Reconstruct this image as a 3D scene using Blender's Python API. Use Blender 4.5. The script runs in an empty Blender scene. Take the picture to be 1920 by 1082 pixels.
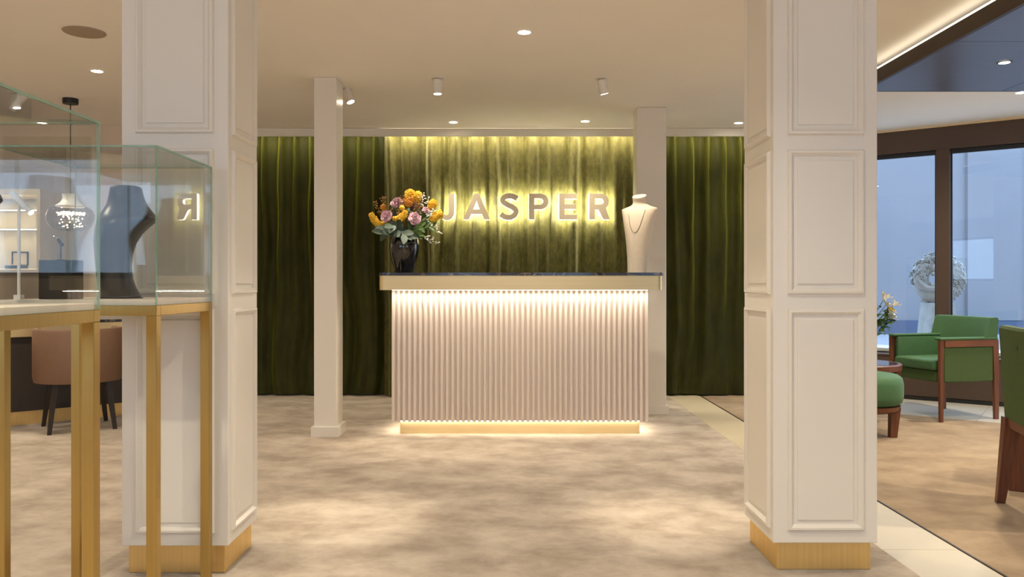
import bpy, bmesh, math, random
from mathutils import Vector, Matrix, noise
C = bpy.context.scene.collection
SC = bpy.context.scene
PI = math.pi
random.seed(7)

# ------------------------------------------------------------------ camera, world, exposure
cam = bpy.data.cameras.new('camera'); cam_ob = bpy.data.objects.new('camera', cam); C.objects.link(cam_ob)
cam.sensor_width = 36.0; cam.lens = 36.0 * 1500 / 1920
cam.shift_x = 5 / 1920; cam.shift_y = -11 / 1920
cam_ob.location = (0, 0, 1.045); cam_ob.rotation_euler = (PI / 2, 0, 0)
SC.camera = cam_ob

world = bpy.data.worlds.new('sky'); SC.world = world; world.use_nodes = True
bg = world.node_tree.nodes['Background']
bg.inputs[0].default_value = (0.55, 0.73, 1.0, 1); bg.inputs[1].default_value = 3.0

SC.view_settings.view_transform = 'Standard'; SC.view_settings.look = 'None'
SC.view_settings.gamma = 1.0; SC.view_settings.use_curve_mapping = False
SC.view_settings.exposure = 0.48
SC.cycles.transparent_max_bounces = 40
SC.cycles.max_bounces = 10; SC.cycles.diffuse_bounces = 5; SC.cycles.glossy_bounces = 5
SC.cycles.caustics_reflective = False; SC.cycles.caustics_refractive = False
SC.cycles.sample_clamp_indirect = 4.0

WARM = (1.0, 0.89, 0.70); WARM2 = (1.0, 0.87, 0.68); NEUT = (1.0, 0.88, 0.74)

def area(name, loc, rot, sx, sy, power, color=WARM, portal=False, spread=None):
    l = bpy.data.lights.new(name, 'AREA'); l.shape = 'RECTANGLE'; l.size = sx; l.size_y = sy
    l.energy = power; l.color = color
    if spread: l.spread = spread
    if portal: l.cycles.is_portal = True
    o = bpy.data.objects.new(name, l); C.objects.link(o); o.location = loc; o.rotation_euler = rot
    return o

def spot(name, loc, target, power, cone=100, blend=1.0, color=WARM, radius=0.035):
    l = bpy.data.lights.new(name, 'SPOT'); l.energy = power * 0.58; l.color = color
    l.spot_size = math.radians(cone); l.spot_blend = blend; l.shadow_soft_size = radius
    o = bpy.data.objects.new(name, l); C.objects.link(o); o.location = loc
    o.rotation_euler = (Vector(target) - Vector(loc)).to_track_quat('-Z', 'Y').to_euler()
    return o

# daylight portals in the window openings
area('daylight_portal', (-2.8, -2.0, 1.56), (PI / 2, 0, 0), 4.8, 0.96, 1, portal=True)
area('daylight_portal', (2.8, -2.0, 1.56), (PI / 2, 0, 0), 4.8, 0.96, 1, portal=True)

# ------------------------------------------------------------------ materials
def s2l(c):
    return tuple((v / 255 / 12.92) if v / 255 <= 0.04045 else ((v / 255 + 0.055) / 1.055) ** 2.4 for v in c)

def new_mat(name):
    m = bpy.data.materials.new(name); m.use_nodes = True
    nt = m.node_tree; b = nt.nodes['Principled BSDF']
    return m, nt, b

def mat(name, rgb, rough=0.5, metal=0.0, spec=0.5, var=0.0, vscale=6.0, stretch=(1, 1, 1), bump=0.0, bscale=60.0,
        sheen=0.0, sheen_tint=(1, 1, 1), sheen_rough=0.4, coat=0.0, aniso=0.0):
    m, nt, b = new_mat(name)
    col = s2l(rgb)
    b.inputs['Base Color'].default_value = (*col, 1)
    b.inputs['Roughness'].default_value = rough; b.inputs['Metallic'].default_value = metal
    b.inputs['Specular IOR Level'].default_value = spec
    if sheen:
        b.inputs['Sheen Weight'].default_value = sheen
        b.inputs['Sheen Tint'].default_value = (*sheen_tint, 1); b.inputs['Sheen Roughness'].default_value = sheen_rough
    if coat:
        b.inputs['Coat Weight'].default_value = coat; b.inputs['Coat Roughness'].default_value = 0.08
    if var or bump:
        tc = nt.nodes.new('ShaderNodeTexCoord'); mp = nt.nodes.new('ShaderNodeMapping')
        mp.inputs['Scale'].default_value = stretch
        nt.links.new(tc.outputs['Object'], mp.inputs[0])
    if var:
        n = nt.nodes.new('ShaderNodeTexNoise'); n.inputs['Scale'].default_value = vscale; n.inputs['Detail'].default_value = 6
        nt.links.new(mp.outputs[0], n.inputs['Vector'])
        r = nt.nodes.new('ShaderNodeValToRGB')
        r.color_ramp.elements[0].position = 0.3; r.color_ramp.elements[1].position = 0.7
        r.color_ramp.elements[0].color = (*[c * (1 - var) for c in col], 1)
        r.color_ramp.elements[1].color = (*[min(1, c * (1 + var)) for c in col], 1)
        nt.links.new(n.outputs[0], r.inputs[0]); nt.links.new(r.outputs[0], b.inputs['Base Color'])
    if bump:
        n2 = nt.nodes.new('ShaderNodeTexNoise'); n2.inputs['Scale'].default_value = bscale; n2.inputs['Detail'].default_value = 4
        nt.links.new(mp.outputs[0], n2.inputs['Vector'])
        bp = nt.nodes.new('ShaderNodeBump'); bp.inputs['Strength'].default_value = bump; bp.inputs['Distance'].default_value = 0.01
        nt.links.new(n2.outputs[0], bp.inputs['Height']); nt.links.new(bp.outputs[0], b.inputs['Normal'])
    return m

def emit(name, rgb, strength):
    m = bpy.data.materials.new(name); m.use_nodes = True; nt = m.node_tree
    nt.nodes.remove(nt.nodes['Principled BSDF'])
    e = nt.nodes.new('ShaderNodeEmission'); e.inputs[0].default_value = (*rgb, 1); e.inputs[1].default_value = strength
    nt.links.new(e.outputs[0], nt.nodes['Material Output'].inputs[0])
    return m

def thin_glass(name, tint=(0.988, 0.994, 0.990), f0=0.04):
    m = bpy.data.materials.new(name); m.use_nodes = True; nt = m.node_tree
    nt.nodes.remove(nt.nodes['Principled BSDF'])
    t = nt.nodes.new('ShaderNodeBsdfTransparent'); t.inputs[0].default_value = (*tint, 1)
    g = nt.nodes.new('ShaderNodeBsdfGlossy'); g.inputs['Roughness'].default_value = 0.0
    lw = nt.nodes.new('ShaderNodeLayerWeight'); lw.inputs[0].default_value = 0.5
    p = nt.nodes.new('ShaderNodeMath'); p.operation = 'POWER'; p.inputs[1].default_value = 5
    ma = nt.nodes.new('ShaderNodeMath'); ma.operation = 'MULTIPLY_ADD'; ma.inputs[1].default_value = 1 - f0; ma.inputs[2].default_value = f0
    mx = nt.nodes.new('ShaderNodeMixShader')
    nt.links.new(lw.outputs['Facing'], p.inputs[0]); nt.links.new(p.outputs[0], ma.inputs[0])
    nt.links.new(ma.outputs[0], mx.inputs[0]); nt.links.new(t.outputs[0], mx.inputs[1]); nt.links.new(g.outputs[0], mx.inputs[2])
    nt.links.new(mx.outputs[0], nt.nodes['Material Output'].inputs[0])
    return m

def glass_edge(name, rgb, opac=0.6):
    m = bpy.data.materials.new(name); m.use_nodes = True; nt = m.node_tree
    b = nt.nodes['Principled BSDF']; b.inputs['Base Color'].default_value = (*s2l(rgb), 1); b.inputs['Roughness'].default_value = 0.12
    t = nt.nodes.new('ShaderNodeBsdfTransparent'); t.inputs[0].default_value = (*s2l(rgb), 1)
    mx = nt.nodes.new('ShaderNodeMixShader'); mx.inputs[0].default_value = opac
    nt.links.new(t.outputs[0], mx.inputs[1]); nt.links.new(b.outputs[0], mx.inputs[2])
    nt.links.new(mx.outputs[0], nt.nodes['Material Output'].inputs[0])
    return m

def carpet(name, light, dark, stretch=(1.0, 1.25, 1), rot=0.25):
    m, nt, b = new_mat(name)
    b.inputs['Roughness'].default_value = 0.95; b.inputs['Specular IOR Level'].default_value = 0.1
    b.inputs['Sheen Weight'].default_value = 0.15; b.inputs['Sheen Roughness'].default_value = 0.5
    tc = nt.nodes.new('ShaderNodeTexCoord'); mp = nt.nodes.new('ShaderNodeMapping'); mp.inputs['Scale'].default_value = stretch
    mp.inputs['Rotation'].default_value = (0, 0, rot)
    nt.links.new(tc.outputs['Object'], mp.inputs[0])
    n = nt.nodes.new('ShaderNodeTexNoise'); n.inputs['Scale'].default_value = 3.4; n.inputs['Detail'].default_value = 9
    n.inputs['Roughness'].default_value = 0.66; n.inputs['Distortion'].default_value = 0.15
    nt.links.new(mp.outputs[0], n.inputs['Vector'])
    r = nt.nodes.new('ShaderNodeValToRGB'); r.color_ramp.elements[0].position = 0.36; r.color_ramp.elements[1].position = 0.66
    r.color_ramp.elements[0].color = (*s2l(dark), 1); r.color_ramp.elements[1].color = (*s2l(light), 1)
    nt.links.new(n.outputs[0], r.inputs[0]); nt.links.new(r.outputs[0], b.inputs['Base Color'])
    n2 = nt.nodes.new('ShaderNodeTexNoise'); n2.inputs['Scale'].default_value = 260; n2.inputs['Detail'].default_value = 2
    nt.links.new(tc.outputs['Object'], n2.inputs['Vector'])
    bp = nt.nodes.new('ShaderNodeBump'); bp.inputs['Strength'].default_value = 0.25; bp.inputs['Distance'].default_value = 0.004
    nt.links.new(n2.outputs[0], bp.inputs['Height']); nt.links.new(bp.outputs[0], b.inputs['Normal'])
    return m

def velvet(name, dark, light, tint, sheen, crush=0.0, ns=9, zs=0.35):
    m, nt, b = new_mat(name)
    b.inputs['Roughness'].default_value = 0.6; b.inputs['Specular IOR Level'].default_value = 0.25
    b.inputs['Sheen Weight'].default_value = sheen; b.inputs['Sheen Tint'].default_value = (*tint, 1); b.inputs['Sheen Roughness'].default_value = 0.32
    tc = nt.nodes.new('ShaderNodeTexCoord'); mp = nt.nodes.new('ShaderNodeMapping'); mp.inputs['Scale'].default_value = (1, 1, zs)
    nt.links.new(tc.outputs['Object'], mp.inputs[0])
    n = nt.nodes.new('ShaderNodeTexNoise'); n.inputs['Scale'].default_value = ns; n.inputs['Detail'].default_value = 10; n.inputs['Roughness'].default_value = 0.75
    nt.links.new(mp.outputs[0], n.inputs['Vector'])
    r = nt.nodes.new('ShaderNodeValToRGB'); r.color_ramp.elements[0].position = 0.35; r.color_ramp.elements[1].position = 0.7
    r.color_ramp.elements[0].color = (*s2l(dark), 1); r.color_ramp.elements[1].color = (*s2l(light), 1)
    nt.links.new(n.outputs[0], r.inputs[0]); nt.links.new(r.outputs[0], b.inputs['Base Color'])
    n2 = nt.nodes.new('ShaderNodeTexNoise'); n2.inputs['Scale'].default_value = 22; n2.inputs['Detail'].default_value = 8
    nt.links.new(mp.outputs[0], n2.inputs['Vector'])
    bp = nt.nodes.new('ShaderNodeBump'); bp.inputs['Strength'].default_value = 0.25 + crush; bp.inputs['Distance'].default_value = 0.012
    nt.links.new(n2.outputs[0], bp.inputs['Height']); nt.links.new(bp.outputs[0], b.inputs['Normal'])
    return m

def wood(name, rgb, rough=0.4, axis='Z', dark=0.65, coat=0.0):
    m, nt, b = new_mat(name); col = s2l(rgb)
    b.inputs['Roughness'].default_value = rough
    if coat: b.inputs['Coat Weight'].default_value = coat; b.inputs['Coat Roughness'].default_value = 0.15
    tc = nt.nodes.new('ShaderNodeTexCoord'); mp = nt.nodes.new('ShaderNodeMapping')
    sc = [38, 38, 38]; sc['XYZ'.index(axis)] = 2.2; mp.inputs['Scale'].default_value = sc
    nt.links.new(tc.outputs['Object'], mp.inputs[0])
    n = nt.nodes.new('ShaderNodeTexNoise'); n.inputs['Scale'].default_value = 2; n.inputs['Detail'].default_value = 6; n.inputs['Distortion'].default_value = 0.6
    nt.links.new(mp.outputs[0], n.inputs['Vector'])
    r = nt.nodes.new('ShaderNodeValToRGB'); r.color_ramp.elements[0].position = 0.3; r.color_ramp.elements[1].position = 0.72
    r.color_ramp.elements[0].color = (*[c * dark for c in col], 1); r.color_ramp.elements[1].color = (*[c * 1.15 for c in col], 1)
    nt.links.new(n.outputs[0], r.inputs[0]); nt.links.new(r.outputs[0], b.inputs['Base Color'])
    return m

def marble(name):
    m, nt, b = new_mat(name); b.inputs['Roughness'].default_value = 0.12
    tc = nt.nodes.new('ShaderNodeTexCoord')
    n = nt.nodes.new('ShaderNodeTexNoise'); n.inputs['Scale'].default_value = 5; n.inputs['Detail'].default_value = 9; n.inputs['Distortion'].default_value = 1.6
    nt.links.new(tc.outputs['Object'], n.inputs['Vector'])
    r = nt.nodes.new('ShaderNodeValToRGB'); cr = r.color_ramp
    cr.elements[0].position = 0.40; cr.elements[0].color = (*s2l((34, 32, 38)), 1)
    cr.elements[1].position = 0.56; cr.elements[1].color = (*s2l((58, 62, 78)), 1)
    e = cr.elements.new(0.49); e.color = (*s2l((120, 112, 104)), 1)
    e = cr.elements.new(0.46); e.color = (*s2l((44, 44, 54)), 1)
    e = cr.elements.new(0.515); e.color = (*s2l((48, 48, 60)), 1)
    nt.links.new(n.outputs[0], r.inputs[0]); nt.links.new(r.outputs[0], b.inputs['Base Color'])
    return m

M = {}
M['ceiling'] = mat('ceiling_paint', (250, 245, 237), 0.85, var=0.012, vscale=2)
M['wall'] = mat('wall_paint', (230, 214, 194), 0.8, var=0.015, vscale=2)
M['white'] = mat('white_lacquer', (232, 226, 215), 0.38, var=0.008, vscale=3)
M['slat'] = mat('slat_lacquer', (226, 214, 204), 0.42, var=0.008, vscale=3)
M['brass'] = mat('brushed_brass', (236, 204, 138), 0.48, 1.0, var=0.05, vscale=3, stretch=(30, 30, 0.6), bump=0.02, bscale=30)
M['brassc'] = mat('pale_brass', (236, 216, 168), 0.42, 1.0, var=0.03, vscale=3, stretch=(0.6, 30, 30))
M['vbrass'] = mat('vitrine_brass', (190, 162, 98), 0.34, 1.0, var=0.05, vscale=3, stretch=(30, 30, 0.6))
M['carpet'] = carpet('beige_carpet', (191, 177, 160), (150, 134, 117))
M['carpet2'] = carpet('tan_carpet', (168, 145, 116), (138, 115, 89))
M['tile'] = mat('cream_tile', (204, 190, 162), 0.35, var=0.02, vscale=4)
M['dark_strip'] = mat('dark_floor_trim', (58, 48, 40), 0.5, 0.4)
M['concrete'] = mat('screed', (120, 110, 100), 0.9)
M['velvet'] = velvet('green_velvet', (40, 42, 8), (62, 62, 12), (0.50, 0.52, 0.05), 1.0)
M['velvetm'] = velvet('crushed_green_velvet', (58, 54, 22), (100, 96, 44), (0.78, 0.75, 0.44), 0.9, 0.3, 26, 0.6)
M['letter'] = mat('letter_face', (222, 206, 178), 0.45)
M['halo'] = emit('letter_backlight', (1.0, 0.94, 0.80), 62)
M['led'] = emit('led_strip', (1.0, 0.86, 0.64), 7)
M['lamp'] = emit('lamp_glow', (1.0, 0.86, 0.66), 30)
M['lampw'] = mat('lamp_white', (235, 230, 222), 0.4)
M['black'] = mat('black_metal', (18, 17, 16), 0.45)
M['vase'] = mat('black_glass', (10, 9, 9), 0.06, coat=1.0)
M['marble'] = marble('dark_marble')
M['bustw'] = mat('linen', (226, 212, 190), 0.8, var=0.03, vscale=40, bump=0.05, bscale=300)
M['bustb'] = mat('charcoal_satin', (40, 42, 44), 0.34, spec=0.5, coat=0.15)
M['blk'] = mat('black_block', (34, 31, 29), 0.6, spec=0.2)
M['bustn'] = mat('navy_velvet', (30, 36, 66), 0.5)
M['gold'] = mat('gold_chain', (150, 120, 78), 0.3, 1.0)
M['glass'] = thin_glass('vitrine_glass')
M['gedge'] = glass_edge('glass_edge_green', (178, 212, 196), 0.45)
M['wglass'] = thin_glass('window_glass', (0.95, 0.97, 0.98), 0.045)
M['deck'] = mat('display_deck', (232, 222, 208), 0.6)
M['bronze'] = mat('bronze_frame', (86, 69, 58), 0.45, 0.3)
M['bead'] = mat('glazing_bead', (40, 42, 46), 0.35, 0.3)
M['soffit'] = wood('dark_veneer', (72, 60, 62), 0.34, 'X', 0.75, coat=0.12)
M['soffitedge'] = wood('veneer_edge', (58, 42, 30), 0.5, 'Y', 0.8)
M['walnut'] = wood('walnut', (112, 66, 44), 0.42, 'Z')
M['walnutx'] = wood('walnut_rail', (128, 76, 50), 0.42, 'Y')
M['green'] = mat('green_wool', (64, 102, 64), 0.72, var=0.05, vscale=30, bump=0.04, bscale=200, sheen=0.15, sheen_tint=(0.5, 0.8, 0.4))
M['green2'] = mat('deep_green_wool', (66, 88, 42), 0.8, var=0.05, vscale=30, bump=0.04, bscale=200)
M['tan'] = mat('taupe_leather', (122, 92, 72), 0.55, var=0.04, vscale=20)
M['darkdesk'] = mat('espresso_panel', (46, 38, 33), 0.5)
M['darkwood'] = wood('ebony_leg', (44, 34, 26), 0.4, 'Z')
M['cabinet'] = mat('grey_brown_panel', (132, 116, 104), 0.55)
M['cream'] = mat('cream_panel', (228, 208, 172), 0.6)
M['outwall'] = mat('outside_render', (126, 128, 134), 0.9, var=0.04, vscale=1.2)
M['outdark'] = mat('outside_plinth', (76, 90, 114), 0.9, var=0.05, vscale=2)
M['paving'] = mat('outside_paving', (150, 156, 164), 0.9, var=0.06, vscale=4)
M['stone'] = mat('weathered_stone', (160, 162, 160), 0.85, var=0.12, vscale=14, bump=0.2, bscale=60)
M['pink'] = mat('pink_petal', (228, 190, 202), 0.7, var=0.12, vscale=60)
M['yellow'] = mat('yellow_floret', (238, 194, 52), 0.7, var=0.15, vscale=90)
M['orange'] = mat('orange_floret', (214, 150, 56), 0.7, var=0.15, vscale=90)
M['leaf'] = mat('eucalyptus_leaf', (70, 88, 74), 0.6, var=0.12, vscale=30)
M['leafg'] = mat('green_leaf', (72, 100, 44), 0.55, var=0.12, vscale=30)
M['whitef'] = mat('white_petal', (242, 240, 230), 0.7)
M['dry'] = mat('dried_grass', (150, 112, 62), 0.8, var=0.15, vscale=60)
M['purple'] = mat('purple_spike', (112, 56, 84), 0.7)
M['grey'] = mat('speaker_grille', (168, 152, 132), 0.8, bump=0.1, bscale=500)
M['smoke'] = thin_glass('smoked_glass', (0.80, 0.74, 0.68), 0.05)
M['crystal'] = emit('crystal_glow', (1.0, 0.84, 0.62), 5)
M['silver'] = mat('silver', (205, 205, 205), 0.2, 1.0)

# ------------------------------------------------------------------ geometry helpers
def thing(name, label, cat, loc=(0, 0, 0), rotz=0.0, group=None):
    o = bpy.data.objects.new(name, None); C.objects.link(o)
    o.location = loc; o.rotation_euler = (0, 0, rotz); o.empty_display_size = 0.1
    o['label'] = label; o['category'] = cat
    if group: o['group'] = group
    return o

def tag(o, label, cat, group=None):
    o['label'] = label; o['category'] = cat
    if group: o['group'] = group
    return o

def obj(name, bm, m, parent=None, smooth=None, loc=None):
    bmesh.ops.recalc_face_normals(bm, faces=bm.faces[:])
    me = bpy.data.meshes.new(name); bm.to_mesh(me); bm.free()
    for mm in (m if isinstance(m, (list, tuple)) else [m]): me.materials.append(mm)
    if smooth is not None:
        me.polygons.foreach_set('use_smooth', [True] * len(me.polygons))
        me.set_sharp_from_angle(angle=math.radians(smooth))
    o = bpy.data.objects.new(name, me); C.objects.link(o)
    if parent: o.parent = parent
    if loc: o.location = loc
    return o

def struct(o):
    o['kind'] = 'structure'; return o

def bx(bm, x0, x1, y0, y1, z0, z1, bevel=0.0, seg=1):
    vs = [bm.verts.new(p) for p in ((x0, y0, z0), (x1, y0, z0), (x1, y1, z0), (x0, y1, z0), (x0, y0, z1), (x1, y0, z1), (x1, y1, z1), (x0, y1, z1))]
    fs = [bm.faces.new([vs[i] for i in f]) for f in ((3, 2, 1, 0), (4, 5, 6, 7), (0, 1, 5, 4), (1, 2, 6, 5), (2, 3, 7, 6), (3, 0, 4, 7))]
    if bevel:
        es = list({e for f in fs for e in f.edges})
        bmesh.ops.bevel(bm, geom=es, offset=bevel, segments=seg, profile=0.5, affect='EDGES', clamp_overlap=True)

def box(name, dims, m, parent=None, bevel=0.0, seg=1, smooth=None):
    bm = bmesh.new(); bx(bm, *dims, bevel=bevel, seg=seg)
    return obj(name, bm, m, parent, smooth if smooth is not None else (40 if bevel and seg > 1 else None))

def prism(bm, pts, z0, z1):
    lo = [bm.verts.new((x, y, z0)) for x, y in pts]; hi = [bm.verts.new((x, y, z1)) for x, y in pts]
    n = len(pts); bm.faces.new(lo[::-1]); bm.faces.new(hi)
    for i in range(n): bm.faces.new((lo[i], lo[(i + 1) % n], hi[(i + 1) % n], hi[i]))

def loft(bm, rings, cap=True, closed=False):
    rows = [[bm.verts.new(p) for p in r] for r in rings]; n = len(rows[0])
    rng = range(len(rows)) if closed else range(len(rows) - 1)
    for i in rng:
        a, b = rows[i], rows[(i + 1) % len(rows)]
        for j in range(n): bm.faces.new((a[j], a[(j + 1) % n], b[(j + 1) % n], b[j]))
    if cap and not closed:
        bm.faces.new(rows[0][::-1]); bm.faces.new(rows[-1])

def lathe(bm, prof, n=32, cx=0, cy=0, cap=True):
    loft(bm, [[(cx + r * math.cos(2 * PI * k / n), cy + r * math.sin(2 * PI * k / n), z) for k in range(n)] for r, z in prof], cap)

def frame_at(d):
    d = d.normalized(); up = Vector((0, 0, 1)) if abs(d.z) < 0.95 else Vector((1, 0, 0))
    a = d.cross(up).normalized(); return a, a.cross(d).normalized()

def tube(bm, pts, radii, n=8, cap=True):
    pts = [Vector(p) for p in pts]
    if not isinstance(radii, (list, tuple)): radii = [radii] * len(pts)
    rings = []; a = None
    for i, p in enumerate(pts):
        d = (pts[min(i + 1, len(pts) - 1)] - pts[max(i - 1, 0)]).normalized()
        if a is None: a, b = frame_at(d)
        else:
            a = (a - d * a.dot(d)).normalized(); b = a.cross(d).normalized()
        rings.append([p + (a * math.cos(2 * PI * k / n) + b * math.sin(2 * PI * k / n)) * radii[i] for k in range(n)])
    loft(bm, rings, cap)

def blob(bm, c, r, sub=1, scale=(1, 1, 1), rot=None):
    mtx = Matrix.Translation(c) @ (rot.to_matrix().to_4x4() if rot else Matrix()) @ Matrix.Diagonal((r * scale[0], r * scale[1], r * scale[2], 1))
    bmesh.ops.create_icosphere(bm, subdivisions=sub, radius=1, matrix=mtx)

def catmull(pts, k=6):
    pts = [Vector(p) for p in pts]; out = []
    P = [pts[0] * 2 - pts[1]] + pts + [pts[-1] * 2 - pts[-2]]
    for i in range(1, len(P) - 2):
        p0, p1, p2, p3 = P[i - 1:i + 3]
        for j in range(k):
            t = j / k
            out.append(0.5 * ((2 * p1) + (p2 - p0) * t + (2 * p0 - 5 * p1 + 4 * p2 - p3) * t * t + (3 * p1 - p0 - 3 * p2 + p3) * t ** 3))
    out.append(pts[-1]); return out

def bar(bm, p0, p1, w0, d0, w1, d1):
    """tapered rectangular bar, w along x and d along y"""
    r = []
    for (p, w, d) in ((p0, w0, d0), (p1, w1, d1)):
        x, y, z = p; r.append([(x - w / 2, y - d / 2, z), (x + w / 2, y - d / 2, z), (x + w / 2, y + d / 2, z), (x - w / 2, y + d / 2, z)])
    loft(bm, r)

def copy_tree(o, parent=None):
    c = o.copy(); C.objects.link(c)
    if parent: c.parent = parent
    for ch in list(o.children): copy_tree(ch, c)
    return c

# ------------------------------------------------------------------ room shell
H = 2.44
ROOM = [(-5.6, -2.0), (6.0, -2.0), (6.0, 5.54), (2.6, 8.04), (2.6, 7.75), (-5.6, 7.75)]
bm = bmesh.new(); prism(bm, ROOM, H, H + 0.08); ceiling = struct(obj('ceiling', bm, M['ceiling']))
bm = bmesh.new(); prism(bm, ROOM, -0.10, -0.012); floor = struct(obj('floor', bm, M['concrete']))
TX0, TX1 = 1.458, 1.759
bm = bmesh.new(); prism(bm, [(-5.6, -2.0), (TX0, -2.0), (TX0, 7.75), (-5.6, 7.75)], -0.012, 0.0)
obj('carpet', bm, M['carpet'], floor)
bm = bmesh.new(); prism(bm, [(TX1 + 0.008, -2.0), (6.0, -2.0), (6.0, 5.54), (2.6, 8.04), (2.6, 7.75), (TX1 + 0.008, 7.75)], -0.012, 0.0)
o = obj('carpet', bm, M['carpet2'], floor); o['label'] = 'warmer tan carpet right of the tile strip'
box('floor_strip', (TX1, TX1 + 0.008, -2.0, 7.75, -0.012, 0.003), M['dark_strip'], floor)
y = -2.67
while y < 7.7:
    y0, y1 = max(-2.0, y), min(7.75, y + 1.45)
    box('tile', (TX0 + 0.0015, TX1 - 0.0015, y0 + 0.0015, y1 - 0.0015, -0.012, 0.0), M['tile'], floor, bevel=0.0012)
    y += 1.45

struct(box('wall_back', (-5.6, 2.6, 7.75, 7.9, 0, H), M['wall']))
struct(box('wall_left', (-5.75, -5.6, -2.0, 7.75, 0, H), M['wall']))
wl = struct(box('wall_back_left', (-5.6, -2.72, 7.1, 7.75, 0, H), M['wall']))
struct(box('wall_right', (6.0, 6.15, -2.0, 5.54, 0, H), M['wall']))
struct(box('wall_corner', (2.6, 2.72, 7.3, 8.10, 0, H), M['wall']))
# shop-front wall behind the viewer with two daylight windows
bm = bmesh.new()
for x0, x1, z0, z1 in ((-5.6, -5.2, 0, H), (-0.4, 0.4, 0, H), (5.2, 6.0, 0, H), (-5.2, -0.4, 0, 1.08), (0.4, 5.2, 0, 1.08), (-5.2, -0.4, 2.04, H), (0.4, 5.2, 2.04, H)):
    bx(bm, x0, x1, -2.15, -2.0, z0, z1)
struct(obj('wall_front', bm, M['wall']))
for i, (x0, mx) in enumerate(((-5.2, 2.2), (0.4, 2.4))):
    w = bpy.data.objects.new('window_%d' % (i + 2), None); C.objects.link(w); w['kind'] = 'structure'; w.location = (x0, -2.08, 1.08)
    for a, b in ((0.05, mx - 0.05), (mx + 0.05, 4.75)): box('glass_pane', (a, b, -0.004, 0.004, 0.05, 0.91), M['wglass'], w)
    for d in ((0, 4.8, -0.04, 0.04, 0, 0.05), (0, 4.8, -0.04, 0.04, 0.91, 0.96), (0, 0.05, -0.04, 0.04, 0.05, 0.91), (4.75, 4.8, -0.04, 0.04, 0.05, 0.91), (mx - 0.05, mx + 0.05, -0.04, 0.04, 0.05, 0.91)):
        box('window_frame', d, M['bronze'], w)

# fascia above the curtains, and light cove behind it
struct(box('trim_1', (-2.72, 2.6, 7.20, 7.225, 2.363, H - 0.006), M['white'], bevel=0.002))
box_led = struct(box('trim_2', (-1.16, 1.21, 7.235, 7.245, 2.385, 2.395), M['led']))
area('cove_light', (0.02, 7.250, 2.425), (math.radians(14), 0, 0), 2.32, 0.02, 17, (1.0, 0.88, 0.66))
area('cove_light', (-1.95, 7.27, 2.43), (math.radians(4), 0, 0), 1.4, 0.02, 4.5, (1.0, 0.88, 0.55))
area('cove_light', (1.9, 7.27, 2.43), (math.radians(4), 0, 0), 1.2, 0.02, 4.5, (1.0, 0.88, 0.55))

# ------------------------------------------------------------------ dropped soffit over the lounge
SX, SZ, SY = 2.29, 2.29, 5.216
sof = struct(bpy.data.objects.new('trim_3', None)); C.objects.link(sof)
box('soffit_core', (SX + 0.02, 6.0, -2.0, SY - 0.02, SZ + 0.012, SZ + 0.07), M['soffitedge'], sof)
box('soffit_edge', (SX, SX + 0.02, -2.0, SY, SZ, SZ + 0.085), M['soffitedge'], sof)
box('soffit_edge', (SX + 0.02, 6.0, SY - 0.02, SY, SZ, SZ + 0.085), M['soffitedge'], sof)
ys = [SY - 0.02, 4.13, 3.044, 1.958, 0.872, -0.2, -2.0]
xs = [SX + 0.02, 3.197, 4.104, 5.011, 6.0]
for i in range(len(ys) - 1):
    for j in range(len(xs) - 1):
        box('veneer_panel', (xs[j] + 0.002, xs[j + 1] - 0.002, ys[i + 1] + 0.002, ys[i] - 0.002, SZ, SZ + 0.012), M['soffit'], sof)
box('light_strip', (SX + 0.004, SX + 0.018, -2.0, SY - 0.01, SZ + 0.087, SZ + 0.098), emit('soffit_led', (1.0, 0.86, 0.64), 2.6), sof)
area('soffit_cove_light', (SX + 0.03, 1.9, SZ + 0.105), (0, PI, 0), 0.02, 6.4, 0.7, WARM2)

# ------------------------------------------------------------------ oblique shop window on the right
A = Vector((3.40, 7.45, 0)); wd = Vector((0.806, -0.592, 0)); wang = math.atan2(-0.592, 0.806)
win = bpy.data.objects.new('window_1', None); C.objects.link(win); win['kind'] = 'structure'
win.location = A; win.rotation_euler = (0, 0, wang)
L0, L1 = -0.98, 3.20
box('header', (L0, L1, -0.03, 0.10, 2.225, 2.425), M['bronze'], win, bevel=0.003)
box('ceiling_bead', (L0, L1, -0.045, 0.10, 2.425, 2.44), M['cream'], win)
box('base_panel', (L0, L1, -0.14, 0.012, 0.035, 0.385), M['bronze'], win, bevel=0.004)
box('skirting', (L0, L1, -0.15, 0.06, 0.0, 0.035), M['black'], win)
box('sill', (L0, L1, -0.15, 0.012, 0.385, 0.40), M['bronze'], win, bevel=0.003)
box('outer_sill', (L0, L1, 0.026, 0.42, 0.36, 0.438), M['lampw'], win)
muls = [-0.95, 0.572, 2.05, 3.17]
for t in muls: box('mullion', (t - 0.055, t + 0.055, -0.05, 0.06, 0.40, 2.225), M['bronze'], win, bevel=0.003)
for a, b in zip(muls[:-1], muls[1:]):
    a += 0.055; b -= 0.055
    box('glass_pane', (a, b, 0.016, 0.024, 0.40, 2.225), M['wglass'], win)
    box('glazing_bead', (a, b, -0.005, 0.014, 2.185, 2.225), M['bead'], win, bevel=0.004)
    box('glazing_bead', (a, b, -0.005, 0.014, 0.40, 0.412), M['bead'], win, bevel=0.004)
    box('glazing_bead', (a, a + 0.014, -0.005, 0.014, 0.412, 2.185), M['bead'], win)
    box('glazing_bead', (b - 0.014, b, -0.005, 0.014, 0.412, 2.185), M['bead'], win)
p = area('daylight_portal', A + wd * 1.1 + Vector((0.592, 0.806, 0)) * 0.12 + Vector((0, 0, 1.32)), (PI / 2, 0, wang + PI), 4.0, 1.8, 1, portal=True)

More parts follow.
